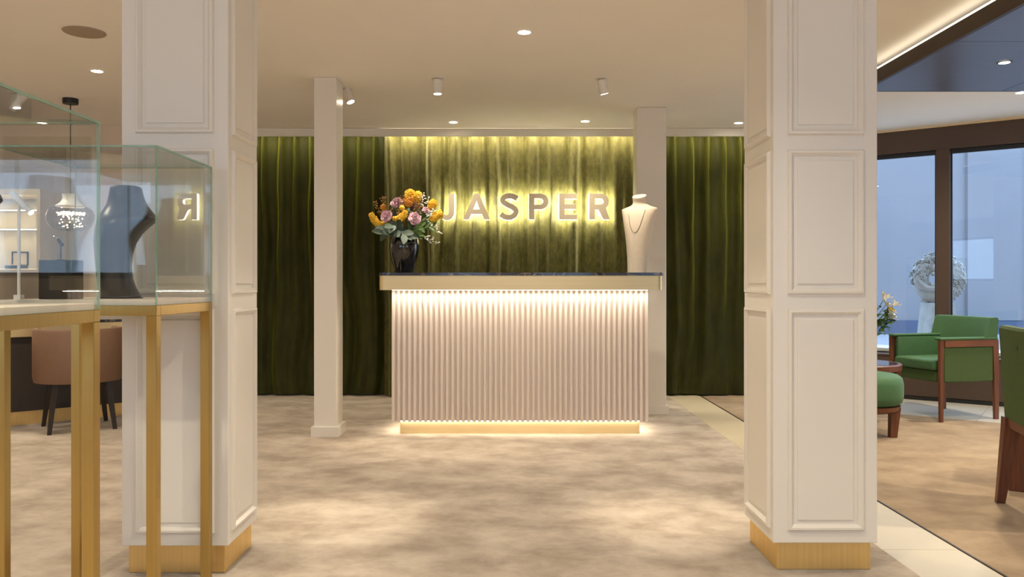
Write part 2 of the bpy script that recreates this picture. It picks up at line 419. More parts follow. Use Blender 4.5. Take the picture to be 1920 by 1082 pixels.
# pale tiles along the window
M['wtile'] = mat('pale_glossy_tile', (206, 200, 188), 0.22, var=0.02, vscale=5)
t0 = L0 + 0.30
while t0 < L1 - 0.1:
    t1 = min(t0 + 0.81, L1); bm = bmesh.new()
    q = [A + wd * a + Vector((0.592, 0.806, 0)) * b for a, b in ((t0 + .0015, -1.08), (t1 - .0015, -1.08), (t1 - .0015, -0.152), (t0 + .0015, -0.152))]
    prism(bm, [(v.x, v.y) for v in q], 0.0005, 0.004); obj('tile', bm, M['wtile'], floor); t0 = t1
# outside yard
yard = struct(box('ground', (1.0, 14.0, 7.0, 13.0, 0.24, 0.30), M['paving']))
yard.location = (0, 0, 0)
bm = bmesh.new(); prism(bm, [(2.75, 8.1), (6.2, 5.57), (14, 5.57), (14, 13), (2.75, 13)], 0.22, 0.30)
me_old = yard.data; yard.data = bpy.data.meshes.new('ground'); bm.to_mesh(yard.data); bm.free(); yard.data.materials.append(M['paving'])
ow = struct(box('wall_yard', (0.5, 14.0, 11.6, 11.9, 0.30, 3.35), M['outwall']))
box('plinth_course', (0.5, 14.0, 11.56, 11.6, 0.30, 0.50), M['outdark'], ow)
box('pilaster', (6.62, 7.4, 11.55, 11.6, 0.50, 3.35), M['outwall'], ow)

# ------------------------------------------------------------------ big panelled columns
def moulding(bm, u0, u1, z0, z1, w=0.022, h=0.013):
    """picture-frame moulding in the plane (u,z), standing out in -n"""
    prof = [(0, 0), (0.0015, h * 0.55), (w * 0.22, h * 0.95), (w * 0.55, h), (w * 0.82, h * 0.55), (w, h * 0.25), (w, 0)]
    rings = []
    for (d, n) in prof:
        rings.append([(u0 + d, -n, z0 + d), (u1 - d, -n, z0 + d), (u1 - d, -n, z1 - d), (u0 + d, -n, z1 - d)])
    loft(bm, rings, cap=False)

def raised(bm, u0, u1, z0, z1, h=0.006, w=0.004):
    rings = [[(u0 + d, -n, z0 + d), (u1 - d, -n, z0 + d), (u1 - d, -n, z1 - d), (u0 + d, -n, z1 - d)] for d, n in ((0, 0), (0.0008, h * 0.8), (w, h))]
    loft(bm, rings, cap=False); bm.faces.ensure_lookup_table()
    r = rings[-1]; bm.faces.new([bm.verts.new(p) for p in r])

def column(label, x0, x1, y0, y1):
    cx, cy = (x0 + x1) / 2, (y0 + y1) / 2; W, D = x1 - x0, y1 - y0
    t = thing('panelled_column', label, 'column', (cx, cy, 0))
    box('shaft', (-W / 2, W / 2, -D / 2, D / 2, 0.102, H - 0.001), M['white'], t, bevel=0.002)
    box('brass_base', (-W / 2 + 0.017, W / 2 - 0.017, -D / 2 + 0.017, D / 2 - 0.017, 0, 0.102), M['brass'], t, bevel=0.0015)
    zs = ((0.148, 0.950), (1.0025, 1.526), (1.5786, 2.385))
    for ang, half, dist in ((0, W / 2, D / 2), (PI / 2, D / 2, W / 2), (PI, W / 2, D / 2), (-PI / 2, D / 2, W / 2)):
        for z0, z1 in zs:
            mg = 0.050 if half == W / 2 else 0.030
            bm = bmesh.new(); moulding(bm, -half + mg, half - mg, z0, z1)
            mo = obj('panel_moulding', bm, M['white'], t, smooth=30)
            bm = bmesh.new(); raised(bm, -half + mg + 0.037, half - mg - 0.037, z0 + 0.037, z1 - 0.037)
            pa = obj('raised_panel', bm, M['white'], t)
            for o in (mo, pa):
                o.rotation_euler = (0, 0, ang); o.location = (math.sin(ang) * dist, -math.cos(ang) * dist, 0)
    return t
column('large white panelled column with brass base, beside the glass display cases', -1.388, -1.0065, 2.865, 3.19)
column('large white panelled column with brass base, beside the green lounge chairs', 0.956, 1.3326, 2.897, 3.252)

def slim_column(label, x0, x1, y0, y1):
    cx, cy = (x0 + x1) / 2, (y0 + y1) / 2; W, D = x1 - x0, y1 - y0
    t = thing('slim_column', label, 'column', (cx, cy, 0))
    box('shaft', (-W / 2, W / 2, -D / 2, D / 2, 0.0, H - 0.001), M['white'], t, bevel=0.003)
    bm = bmesh.new(); e = 0.018
    for d in ((-W / 2 - e, W / 2 + e, -D / 2 - e, -D / 2), (-W / 2 - e, W / 2 + e, D / 2, D / 2 + e), (-W / 2 - e, -W / 2, -D / 2, D / 2), (W / 2, W / 2 + e, -D / 2, D / 2)):
        bx(bm, *d, 0, 0.068)
    obj('plinth', bm, M['white'], t)
slim_column('slim plain white column standing left of the reception counter', -1.326, -1.172, 5.43, 5.63)
slim_column('slim plain white column behind the counter and the white bust', 1.015, 1.248, 6.36, 6.56)

# ------------------------------------------------------------------ velvet curtains
def hsh(i, s=0): return noise.noise(Vector((i * 7.13 + s, s * 3.1 + 0.37, 0.7))) 

def pleated(name, label, x0, x1, yb, z0, z1, mtl, seed, pitch=0.146, group=None):
    bm = bmesh.new(); nx = int((x1 - x0) / 0.0075); nz = 44; rows = []
    for k in range(nz + 1):
        v = k / nz; z = z0 + (z1 - z0) * v; row = []
        for i in range(nx + 1):
            x = x0 + (x1 - x0) * i / nx
            wob = 0.10 * (1 - v) * noise.noise(Vector((x * 1.3 + seed, z * 0.9, seed))) + 0.02 * noise.noise(Vector((x * 6, z * 2.2, seed + 5)))
            u = (x + wob) / pitch
            cell = math.floor(u); fr = u - cell
            amp = 0.75 + 0.5 * hsh(cell + 0.5, seed)
            ridge = math.exp(-((fr - 0.5) / (0.13 + 0.10 * (1 - v))) ** 2)
            soft = 0.5 - 0.5 * math.cos(2 * PI * fr)
            low = 0.5 + 0.5 * math.sin(2 * PI * (x + wob * 2.0) / (pitch * 2.35) + seed)
            a = min(1, max(0, (v - 0.15) / 0.85))
            d = a * (0.085 * ridge * amp + 0.018 * soft) + (1 - a) * (0.05 * soft * amp + 0.045 * low)
            d += 0.006 * noise.noise(Vector((x * 14, z * 3.0, seed + 9)))
            hem = 0.004 + 0.012 * (0.5 + 0.5 * noise.noise(Vector((x * 3, seed, 2)))) if k == 0 else 0
            row.append(bm.verts.new((x, yb - d, z + hem)))
        rows.append(row)
    for k in range(nz):
        for i in range(nx): bm.faces.new((rows[k][i], rows[k][i + 1], rows[k + 1][i + 1], rows[k + 1][i]))
    o = obj(name, bm, mtl, smooth=180); return tag(o, label, 'curtain', group)
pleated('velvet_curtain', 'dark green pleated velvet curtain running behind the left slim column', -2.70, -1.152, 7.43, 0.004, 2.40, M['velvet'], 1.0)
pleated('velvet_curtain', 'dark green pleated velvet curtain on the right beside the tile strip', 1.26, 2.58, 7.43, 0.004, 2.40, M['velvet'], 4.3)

bm = bmesh.new(); X0, X1 = -1.150, 1.258; nx = 480; nz = 60; rows = []
for k in range(nz + 1):
    z = 0.006 + 2.394 * k / nz; row = []
    for i in range(nx + 1):
        x = X0 + (X1 - X0) * i / nx
        wob = 0.035 * noise.noise(Vector((x * 2.2, z * 0.7, 3.3))) + 0.012 * noise.noise(Vector((x * 7, z * 2.0, 8.1)))
        xx = x + wob
        d = 0.0
        for pch, am, ph in ((0.186, 0.066, 0.3), (0.121, 0.040, 1.9), (0.061, 0.008, 0.8)):
            q = 0.5 + 0.5 * noise.noise(Vector((x * 2.3, z * 0.5, ph * 5)))
            sx_ = 0.5 + 0.5 * math.sin(2 * PI * xx / pch + ph + 1.5 * noise.noise(Vector((x * 1.1, 0.2, ph))))
            d += am * (0.55 + 0.9 * q) * sx_ ** 1.5
        d += 0.010 * noise.noise(Vector((x * 3.5, z * 1.1, 1.7))) + 0.003 * noise.noise(Vector((x * 16, z * 6, 4.7)))
        d = d if d < 0.085 else 0.085 + 0.035 * (1 - math.exp(-(d - 0.085) / 0.035))
        row.append(bm.verts.new((x, 7.385 - d, z)))
    rows.append(row)
for k in range(nz):
    for i in range(nx): bm.faces.new((rows[k][i], rows[k][i + 1], rows[k + 1][i + 1], rows[k + 1][i]))
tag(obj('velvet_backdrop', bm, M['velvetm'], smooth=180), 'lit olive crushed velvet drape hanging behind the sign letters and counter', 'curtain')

# ------------------------------------------------------------------ sign letters
SY0 = 7.235
def lx(cx): return (820 + cx / 5.647 - 955) * SY0 / 1500
def lz(cy): return 1.045 + (530 - 340 - cy / 5.647) * SY0 / 1500
def arc(cx, cy, rx, ry, a0, a1, n=12):
    return [(cx + rx * math.cos(math.radians(a0 + (a1 - a0) * i / n)), cy + ry * math.sin(math.radians(a0 + (a1 - a0) * i / n))) for i in range(n + 1)]
def ribbon(pts, w):
    c = catmull([(x, y, 0) for x, y in pts], 8); l, r = [], []
    for i, p in enumerate(c):
        d = (c[min(i + 1, len(c) - 1)] - c[max(i - 1, 0)]).normalized(); n = Vector((-d.y, d.x, 0)) * (w / 2)
        l.append((p.x + n.x, p.y + n.y)); r.append((p.x - n.x, p.y - n.y))
    return l + r[::-1]
LET = [
    [[(122, 130), (180, 130)] + arc(98, 318, 82, 94, 0, 122) + [(72, 345)] + arc(96, 318, 26, 40, 110, 0)],
    [[(390, 130), (441, 130), (560, 405), (497, 405), (471, 345), (360, 345), (334, 405), (272, 405)], [(415, 208), (448, 297), (382, 297)]],
    [ribbon([(846, 186), (806, 161), (762, 153), (716, 164), (694, 193), (704, 224), (746, 250), (796, 273), (829, 305), (827, 341), (797, 372), (755, 382), (708, 373), (672, 347)], 56)],
    [[(970, 130)] + arc(1086, 214, 92, 84, -90, 90) + [(1028, 298), (1028, 405), (970, 405)], [(1028, 180)] + arc(1084, 214, 36, 34, -90, 90) + [(1028, 248)]],
    [[(1290, 130), (1478, 130), (1478, 183), (1350, 183), (1350, 241), (1468, 241), (1468, 293), (1350, 293), (1350, 352), (1480, 352), (1480, 405), (1290, 405)]],
    [[(1610, 130)] + arc(1730, 215, 88, 85, -90, 52) + [(1828, 405), (1760, 405), (1706, 300), (1670, 300), (1670, 405), (1610, 405)], [(1670, 180)] + arc(1726, 213, 34, 32, -90, 90) + [(1670, 246)]],
]
def letter_mesh(polys, depth, y, shrink=0.0):
    cu = bpy.data.curves.new('tmp', 'CURVE'); cu.dimensions = '2D'; cu.fill_mode = 'BOTH'; cu.extrude = depth / 2; cu.offset = shrink
    for po in polys:
        sp = cu.splines.new('POLY'); sp.points.add(len(po) - 1); sp.use_cyclic_u = True
        for q, (cx, cy) in zip(sp.points, po): q.co = (lx(cx), lz(cy), 0, 1)
    to = bpy.data.objects.new('tmp', cu); C.objects.link(to)
    dg = bpy.context.evaluated_depsgraph_get(); me = bpy.data.meshes.new_from_object(to.evaluated_get(dg))
    bpy.data.objects.remove(to)
    me.transform(Matrix(((1, 0, 0, 0), (0, 0, -1, y), (0, 1, 0, 0), (0, 0, 0, 1)))); me.materials.clear()
    return me
PINS = {'J': ((150, 180), (150, 310)), 'A': ((318, 370), (512, 370)), 'S': ((755, 153), (755, 382)), 'P': ((998, 170), (998, 370)), 'E': ((1318, 170), (1318, 370)), 'R': ((1640, 170), (1640, 370))}
for ch, polys in zip('JASPER', LET):
    me = letter_mesh(polys, 0.036, SY0 + 0.018); me.materials.append(M['letter'])
    o = bpy.data.objects.new('sign_letter', me); C.objects.link(o)
    tag(o, 'backlit cream sign letter %s of the name JASPER on the velvet drape' % ch, 'letter', 'letters of the JASPER sign')
    me2 = letter_mesh(polys, 0.003, SY0 + 0.0385); me2.materials.append(M['halo'])
    for pxy in PINS[ch]:
        bm = bmesh.new(); tube(bm, [(lx(pxy[0]), SY0 + 0.041, lz(pxy[1])), (lx(pxy[0]), 7.385, lz(pxy[1]))], 0.004, 8); obj('standoff_pin', bm, M['black'], o)
    b = bpy.data.objects.new('backlight', me2); C.objects.link(b); b.parent = o

# ------------------------------------------------------------------ reception counter
ct = thing('reception_counter', 'white slatted reception counter with a brass band and dark marble top', 'counter', (0.073, 5.75, 0))
def cb(x0, x1, y0, y1, z0, z1): return (x0 - 0.073, x1 - 0.073, y0 - 5.75, y1 - 5.75, z0, z1)
box('front_panel', cb(-0.808, 0.954, 5.49, 6.0, 0.097, 1.0), M['slat'], ct)
n = 48; pitch = 1.772 / n; sl = None
for i in range(n):
    if sl is None:
        bm = bmesh.new()
        pr = [(-0.0105, 0.0), (-0.0105, -0.014), (-0.0075, -0.02), (0.0075, -0.02), (0.0105, -0.014), (0.0105, 0.0)]
        loft(bm, [[(x, y, z) for x, y in pr] for z in (0.0925, 0.99)])
        sl = obj('slat', bm, M['slat'], ct); s = sl
    else:
        s = sl.copy(); C.objects.link(s)
    s.location = (-0.813 + pitch * (i + 0.5) - 0.073, 5.49 - 5.75, 0)
def rrect(x0, x1, y0, y1, r, n=6):
    pts = []
    for cx, cy, a in ((x1 - r, y0 + r, -90), (x1 - r, y1 - r, 0), (x0 + r, y1 - r, 90), (x0 + r, y0 + r, 180)):
        pts += [(cx + r * math.cos(math.radians(a + 90 * i / n)), cy + r * math.sin(math.radians(a + 90 * i / n))) for i in range(n + 1)]
    return pts
bm = bmesh.new(); prism(bm, [(x - 0.073, y - 5.75) for x, y in rrect(-0.880, 1.035, 5.39, 6.06, 0.035)], 0.995, 1.092)
obj('brass_band', bm, M['brassc'], ct, smooth=30)
bm = bmesh.new(); prism(bm, [(x - 0.073, y - 5.75) for x, y in rrect(-0.884, 1.042, 5.384, 6.066, 0.035)], 1.0925, 1.113)
obj('marble_top', bm, M['marble'], ct, smooth=30)
box('brass_plinth', cb(-0.757, 0.901, 5.54, 5.95, 0.0, 0.097), M['brassc'], ct)
box('light_strip', cb(-0.80, 0.945, 5.455, 5.462, 0.993, 0.9949), M['led'], ct)
box('light_strip', cb(-0.75, 0.895, 5.512, 5.52, 0.089, 0.097), M['led'], ct)
area('counter_light', (0.073, 5.432, 0.987), (math.radians(-12), 0, 0), 1.76, 0.012, 5.2, WARM2)
area('counter_light', (0.073, 5.515, 0.087), (math.radians(8), 0, 0), 1.66, 0.012, 1.35, WARM2)
area('counter_light', (-0.785, 5.75, 0.09), (0, 0, 0), 0.012, 0.4, 0.7, WARM2)
area('counter_light', (0.93, 5.75, 0.09), (0, 0, 0), 0.012, 0.4, 0.7, WARM2)

# ------------------------------------------------------------------ busts
def sect(z, back, front, hw, n=36, e=2.4):
    """cross-section facing local -Y: front is toward -Y"""
    cy = -(front + back) / 2; ry = (front - back) / 2; r = []
    for k in range(n):
        t = 2 * PI * k / n; c, s = math.cos(t), math.sin(t)
        r.append((hw * math.copysign(abs(c) ** (2 / e), c), cy + ry * math.copysign(abs(s) ** (2 / e), s), z))
    return r
wb = thing('necklace_bust', 'cream linen necklace bust with a fine chain, on the counter', 'bust', (0.905, 5.68, 1.113), math.radians(-28))
# z, half width, front depth, back depth, backward lean, exponent of the front arc
S = [(0, .068, .050, .040, 0, .9), (0.05, .070, .054, .040, .008, .9), (0.12, .075, .064, .040, .019, .9), (0.20, .085, .078, .038, .032, .9), (0.28, .098, .090, .036, .045, .9),
     (0.35, .112, .094, .032, .056, .9), (0.41, .125, .088, .026, .066, .9), (0.445, .133, .076, .020, .071, .9), (0.460, .134, .066, .016, .073, .9), (0.468, .118, .058, .020, .074, .9),
     (0.476, .092, .052, .026, .074, .95), (0.485, .068, .046, .032, .073, 1), (0.496, .054, .042, .036, .071, 1), (0.51, .050, .041, .038, .068, 1), (0.53, .050, .041, .040, .063, 1), (0.548, .052, .043, .042, .058, 1), (0.553, .050, .041, .040, .057, 1)]
def bsec(z, hw, fd, bd, ln, e, n=40):
    r = []
    for k in range(n):
        t = 2 * PI * k / n; c, sn = math.cos(t), math.sin(t)
        y = -fd * sn ** e if sn > 0 else bd * (-sn)
        tilt = max(0.0, (z - 0.50) / 0.053) * 0.42
        r.append((hw * c, ln + y, z + tilt * y))
    return r
bm = bmesh.new(); loft(bm, [bsec(*q) for q in S])
obj('bust_body', bm, M['bustw'], wb, smooth=55)
def front_y(z, x):
    for a, b in zip(S[:-1], S[1:]):
        if a[0] <= z <= b[0]:
            t = (z - a[0]) / (b[0] - a[0]); hw, fd, bd, ln, e = [a[i] + (b[i] - a[i]) * t for i in range(1, 6)]
            return ln - fd * max(0.0, 1 - (x / hw) ** 2) ** (e / 2)
    return 0
pts = []
for k in range(41):
    t = -1 + 2 * k / 40; x = 0.062 * t; z = 0.285 + 0.165 * abs(t) ** 2.2
    pts.append((x, front_y(z, x) - 0.0018, z))
bm = bmesh.new(); tube(bm, pts, 0.0014, 6)
nk = obj('necklace', bm, M['gold']); nk.location = wb.location; nk.rotation_euler = wb.rotation_euler
tag(nk, 'fine thin chain necklace hanging on the cream counter bust', 'necklace')

def side_bust(name, label, loc, rot, m, s=1.0):
    """profile bust, local front -Y"""
    t = thing(name, label, 'bust', loc, rot)
    k = 1 / 655 * s
    P = [(548, 190, 260, 40), (546, 189, 260, 44), (530, 187, 252, 48), (512, 185, 246, 50), (490, 183, 244, 53), (465, 181, 246, 57), (445, 180, 252, 62), (428, 181, 262, 67), (415, 183, 274, 70),
         (406, 185, 284, 69), (400, 187, 289, 66), (394, 190, 287, 60), (386, 195, 280, 52), (375, 201, 272, 42), (362, 204, 266, 35), (350, 206, 263, 33), (343, 207, 262, 33), (340, 211, 258, 30)]
    bm = bmesh.new(); loft(bm, [sect((548 - y) * k, (b - 230) * k, (f - 230) * k, w * k, e=2.6) for y, b, f, w in P])
    obj('bust_body', bm, m, t, smooth=50)
    bm = bmesh.new(); bx(bm, -0.055, 0.055, -(262 - 230) * k - .002, -(188 - 230) * k + .002, -0.0025, 0.0)
    obj('base_plate', bm, m, t); t.location.z += 0.0026
    return t

# ------------------------------------------------------------------ glass vitrines on brass legs
def vitrine(label, x0, x1, y0, y1, zt=1.40, zr=0.986, q=0.027):
    cx, cy = (x0 + x1) / 2, (y0 + y1) / 2; w, d = (x1 - x0) / 2, (y1 - y0) / 2
    t = thing('display_vitrine', label, 'display case', (cx, cy, 0))
    for sx in (-1, 1):
        for sy in (-1, 1):
            xa, xb = sorted((sx * w, sx * (w - q))); ya, yb = sorted((sy * d, sy * (d - q)))
            box('leg', (xa, xb, ya, yb, 0, zr - q), M['vbrass'], t, bevel=0.0012)
    for sy in (-1, 1):
        ya, yb = sorted((sy * d, sy * (d - q))); box('rail', (-w, w, ya, yb, zr - q, zr), M['vbrass'], t, bevel=0.0012)
    for sx in (-1, 1):
        xa, xb = sorted((sx * w, sx * (w - q))); box('rail', (xa, xb, -d + q, d - q, zr - q, zr), M['vbrass'], t, bevel=0.0012)
    box('deck', (-w + 0.010, w - 0.010, -d + 0.010, d - 0.010, zr - 0.004, zr + 0.0166), M['deck'], t, bevel=0.001)
    g = 0.006
    def pane(dim, axis):
        bm = bmesh.new(); bx(bm, *dim); bmesh.ops.recalc_face_normals(bm, faces=bm.faces[:])
        for f in bm.faces: f.material_index = 0 if abs(f.normal[axis]) > 0.9 else 1
        obj('glass_pane', bm, [M['glass'], M['gedge']], t)
    e = 0.001
    pane((-w, w, -d, -d + g, zr + e, zt - g), 1); pane((-w, w, d - g, d, zr + e, zt - g), 1)
    pane((-w, -w + g, -d + g, d - g, zr + e, zt - g), 0); pane((w - g, w, -d + g, d - g, zr + e, zt - g), 0)
    pane((-w, w, -d, d, zt - g, zt), 2)
    return t
vitrine('tall glass display case on brass legs holding the navy bust, nearest the viewer', -1.518, -1.035, 1.574, 2.024, 1.452, 0.977, 0.031)
vitrine('tall glass display case on brass legs holding the black bust, before the column', -1.533, -1.050, 2.380, 2.828, 1.4546, 0.977, 0.031)
side_bust('necklace_bust', 'black satin bust seen in profile inside the second glass case', (-1.263, 2.62, 0.9938), math.radians(113), M['bustb'], 1.1426)
side_bust('necklace_bust', 'navy blue bust seen in profile in the nearest glass case', (-1.272, 1.83, 0.9938), math.radians(122), M['bustn'], 1.07)

# lamp on a pole
lt = thing('display_spotlight', 'small silver spotlight on a thin pole in the second glass case', 'lamp', (-1.500, 2.447, 0.9938))
lt.scale = (1.14, 1.14, 1.14)
box('lamp_base', (-0.009, 0.009, -0.009, 0.009, 0, 0.012), M['lampw'], lt)
bm = bmesh.new(); tube(bm, [(0, 0, 0.012), (0, 0, 0.255)], 0.0042, 10); obj('pole', bm, M['lampw'], lt, smooth=40)
bm = bmesh.new(); tube(bm, [(-0.016, -0.004, 0.285), (0.022, -0.006, 0.247), (0.0225, -0.006, 0.2465), (0.036, -0.007, 0.233)], [0.0085, 0.0085, 0.0072, 0.0072], 14); obj('lamp_head', bm, M['lampw'], lt, smooth=40)
bm = bmesh.new(); tube(bm, [(0.0362, -0.007, 0.2328), (0.0385, -0.0072, 0.2305)], 0.0062, 12); obj('bulb', bm, M['lamp'], lt)

# black block with ring stand
bk = box('display_block', (-0.045, 0.045, -0.03, 0.03, 0, 0.106), M['blk'], None, bevel=0.001); bk.location = (-1.40, 2.50, 0.9938); bk.scale = (1.14, 1.14, 1.14)
tag(bk, 'square black display block under the ring stand in the glass case', 'display block')
rs = thing('ring_stand', 'thin metal ring stand with a sparkling ring on the black block', 'ring stand', (-1.402, 2.50, 1.1150))
rs.scale = (1.14, 1.14, 1.14)
bm = bmesh.new(); lathe(bm, [(0.010, 0), (0.010, 0.002), (0.002, 0.003), (0.0016, 0.045)], 12); obj('stem', bm, M['black'], rs, smooth=40)
bm = bmesh.new(); tube(bm, [(0.006, 0, 0.04), (-0.008, 0, 0.058)], 0.004, 8); obj('clip', bm, M['black'], rs)
bm = bmesh.new(); tube(bm, [(-0.010 + 0.009 * math.cos(a), 0.009 * math.sin(a), 0.062) for a in [2 * PI * i / 16 for i in range(17)]], 0.0016, 6); obj('ring_band', bm, M['silver'], rs, smooth=60)
bm = bmesh.new(); blob(bm, (-0.012, -0.009, 0.063), 0.004, 1); obj('stone', bm, M['silver'], rs)

# ------------------------------------------------------------------ vase and bouquet on the counter
VX, VY, VZ = -0.742, 5.66, 1.113
vs = thing('vase', 'glossy black egg-shaped vase of flowers on the counter', 'vase', (VX, VY, VZ))
bm = bmesh.new()
prof = [(0.060, 0), (0.066, 0.002), (0.072, 0.03), (0.085, 0.075), (0.097, 0.12), (0.105, 0.165), (0.106, 0.195), (0.102, 0.225), (0.094, 0.25), (0.088, 0.262), (0.084, 0.262), (0.090, 0.24), (0.098, 0.19), (0.09, 0.12), (0.06, 0.03)]
lathe(bm, prof, 48); obj('vase_body', bm, M['vase'], vs, smooth=50)
MOUTH = Vector((0, 0, 0.235))
def fl(px, py, dy=0.0):  # offsets of the bloom from the vase foot, metres
    return Vector(((px - 758) / 265.0, dy, (511 - py) / 265.0))
def stem(bm, tip, r=0.002, bend=0.02):
    base = Vector((tip.x * 0.12, tip.y * 0.15, 0.10)); mid = Vector((tip.x * 0.35, tip.y * 0.4, 0.262 + 0.25 * max(0.0, tip.z - 0.262)))
    tube(bm, catmull([base, MOUTH + Vector((tip.x * .22, tip.y * .3, 0.02)), mid, tip], 4), r, 5)

def rose(label, tip, r, seed):
    t = thing('rose', label, 'flower', (VX, VY, VZ), 0, 'pink blooms in the counter bouquet')
    rnd = random.Random(seed); bm = bmesh.new()
    blob(bm, tip, r * 0.52, 2)
    ax = (tip - Vector((0, 0.10, 0.28))).normalized() + Vector((0, -0.6, 0)); ax.normalize(); a, b = frame_at(ax)
    for ring, (cnt, rad, tilt) in enumerate(((5, 0.28, 1.35), (7, 0.50, 1.1), (9, 0.74, 0.8), (11, 0.93, 0.45))):
        for k in range(cnt):
            th = 2 * PI * (k + 0.5 * (ring % 2)) / cnt + rnd.uniform(-.15, .15)
            dr = a * math.cos(th) + b * math.sin(th); tg = ax.cross(dr)
            c = tip + dr * rad * r * 0.75 + ax * r * (0.85 - 0.75 * rad) * 0.9
            w = r * (0.30 + 0.10 * ring); h = r * (0.45)
            up = (ax * math.sin(tilt) + dr * math.cos(tilt)).normalized(); rows = []
            for i in range(4):
                v = i / 3; row = []
                for j in range(5):
                    u = (j - 2) / 2; wid = w * (0.6 + 0.5 * math.sin(PI * min(1, v * .8 + .1)))
                    q = c + tg * u * wid + up * (h * (v - 0.4) - 0.15 * h * u * u * v) + dr * (-0.25 * w * u * u + 0.25 * h * v * v) + Vector((rnd.uniform(-1, 1), rnd.uniform(-1, 1), rnd.uniform(-1, 1))) * r * (0.03 + 0.11 * v)
                    row.append(bm.verts.new(q))
                rows.append(row)
            for i in range(3):
                for j in range(4): bm.faces.new((rows[i][j], rows[i][j + 1], rows[i + 1][j + 1], rows[i + 1][j]))
    obj('bloom', bm, M['pink'], t, smooth=70)
    bm = bmesh.new(); stem(bm, tip - ax * r * 0.6); obj('stem', bm, M['leafg'], t)
rose('pink ruffled bloom low on the left of the bouquet', fl(729, 407, -0.09), 0.042, 1)
rose('pink ruffled bloom low in the middle of the bouquet, above the vase', fl(780, 412, -0.10), 0.044, 2)
rose('pink ruffled bloom in the upper back of the bouquet', fl(745, 381, -0.01), 0.044, 3)
rose('small pink bloom beside the white sprigs at the bouquet right', fl(800, 395, -0.05), 0.026, 4)

def plume(label, pts, rad, mtl, seed):
    t = thing('flower_plume', label, 'flower', (VX, VY, VZ), 0, 'yellow flower plumes in the counter bouquet')
    rnd = random.Random(seed); path = catmull(pts, 10); n = len(path); bm = bmesh.new()
    rr = [rad * (0.35 + 0.65 * math.sin(PI * (0.12 + 0.80 * i / (n - 1)))) for i in range(n)]
    tube(bm, path, [q * 0.72 for q in rr], 8)
    for q in range(420):
        i = rnd.randrange(n - 1); d = (path[i + 1] - path[i]).normalized(); a, b = frame_at(d); th = rnd.uniform(0, 2 * PI)
        blob(bm, path[i].lerp(path[i + 1], rnd.random()) + (a * math.cos(th) + b * math.sin(th)) * rr[i] * rnd.uniform(.66, 1.12), rad * rnd.uniform(0.08, 0.16), 1)
    obj('florets', bm, mtl, t)
    bm = bmesh.new(); stem(bm, Vector(pts[0])); obj('stem', bm, M['leafg'], t)
plume('drooping yellow plume reaching lowest at the far left of the bouquet', [fl(726, 417, -.05), fl(714, 421, -.06), fl(704, 412, -.06), fl(697, 400, -.06)], 0.026, M['yellow'], 11)
plume('curved yellow plume between the two low pink blooms', [fl(740, 411, -.10), fl(752, 412, -.11), fl(761, 405, -.11), fl(763, 396, -.11)], 0.026, M['yellow'], 12)
plume('tall yellow plume at the very top of the bouquet', [fl(772, 375, -.02), fl(769, 364, -.02), fl(766, 356, -.02)], 0.036, M['yellow'], 13)
plume('tall pale yellow plume at the top right of the bouquet', [fl(783, 378, -.03), fl(783, 368, -.03), fl(780, 360, -.03)], 0.034, M['yellow'], 14)
plume('yellow plume leaning right beside the small pink bloom', [fl(805, 392, -.03), fl(812, 383, -.03), fl(816, 375, -.03)], 0.030, M['yellow'], 15)
plume('yellow plume at the far right edge, before the letter J', [fl(808, 414, -.05), fl(818, 406, -.05), fl(830, 398, -.05)], 0.032, M['yellow'], 16)
plume('orange plume in the centre under the tallest yellow plume', [fl(762, 386, -.04), fl(768, 378, -.04), fl(775, 371, -.04)], 0.034, M['orange'], 17)
plume('small orange plume at the upper left of the bouquet', [fl(722, 394, -.02), fl(719, 388, -.02), fl(717, 384, -.02)], 0.020, M['orange'], 18)

def craspedia(label, c, r):
    t = thing('button_flower', label, 'flower', (VX, VY, VZ))
    bm = bmesh.new(); blob(bm, c, r, 2)
    for k in range(40):
        z = 1 - 2 * (k + .5) / 40; th = k * 2.399; q = math.sqrt(1 - z * z)
        blob(bm, c + Vector((q * math.cos(th), q * math.sin(th), z)) * r * .95, r * .17, 1)
    obj('flower_head', bm, M['yellow'], t, smooth=60)
    bm = bmesh.new(); stem(bm, c); obj('stem', bm, M['leafg'], t)
craspedia('round yellow button flower in the middle of the bouquet', fl(757, 391, -.10), 0.018)

def leaf(bm, base, d, length, width, nrm):
    d = d.normalized(); s = d.cross(nrm).normalized(); nrm = s.cross(d); rows = []
    for i in range(6):
        v = i / 5; w = width * math.sin(PI * (0.06 + 0.90 * v)) ** 0.8
        c = base + d * length * v - nrm * 0.18 * length * v * v
        rows.append([bm.verts.new(c - s * w / 2 + nrm * w * .12), bm.verts.new(c), bm.verts.new(c + s * w / 2 + nrm * w * .12)])
    for i in range(5):
        for j in range(2): bm.faces.new((rows[i][j], rows[i][j + 1], rows[i + 1][j + 1], rows[i + 1][j]))

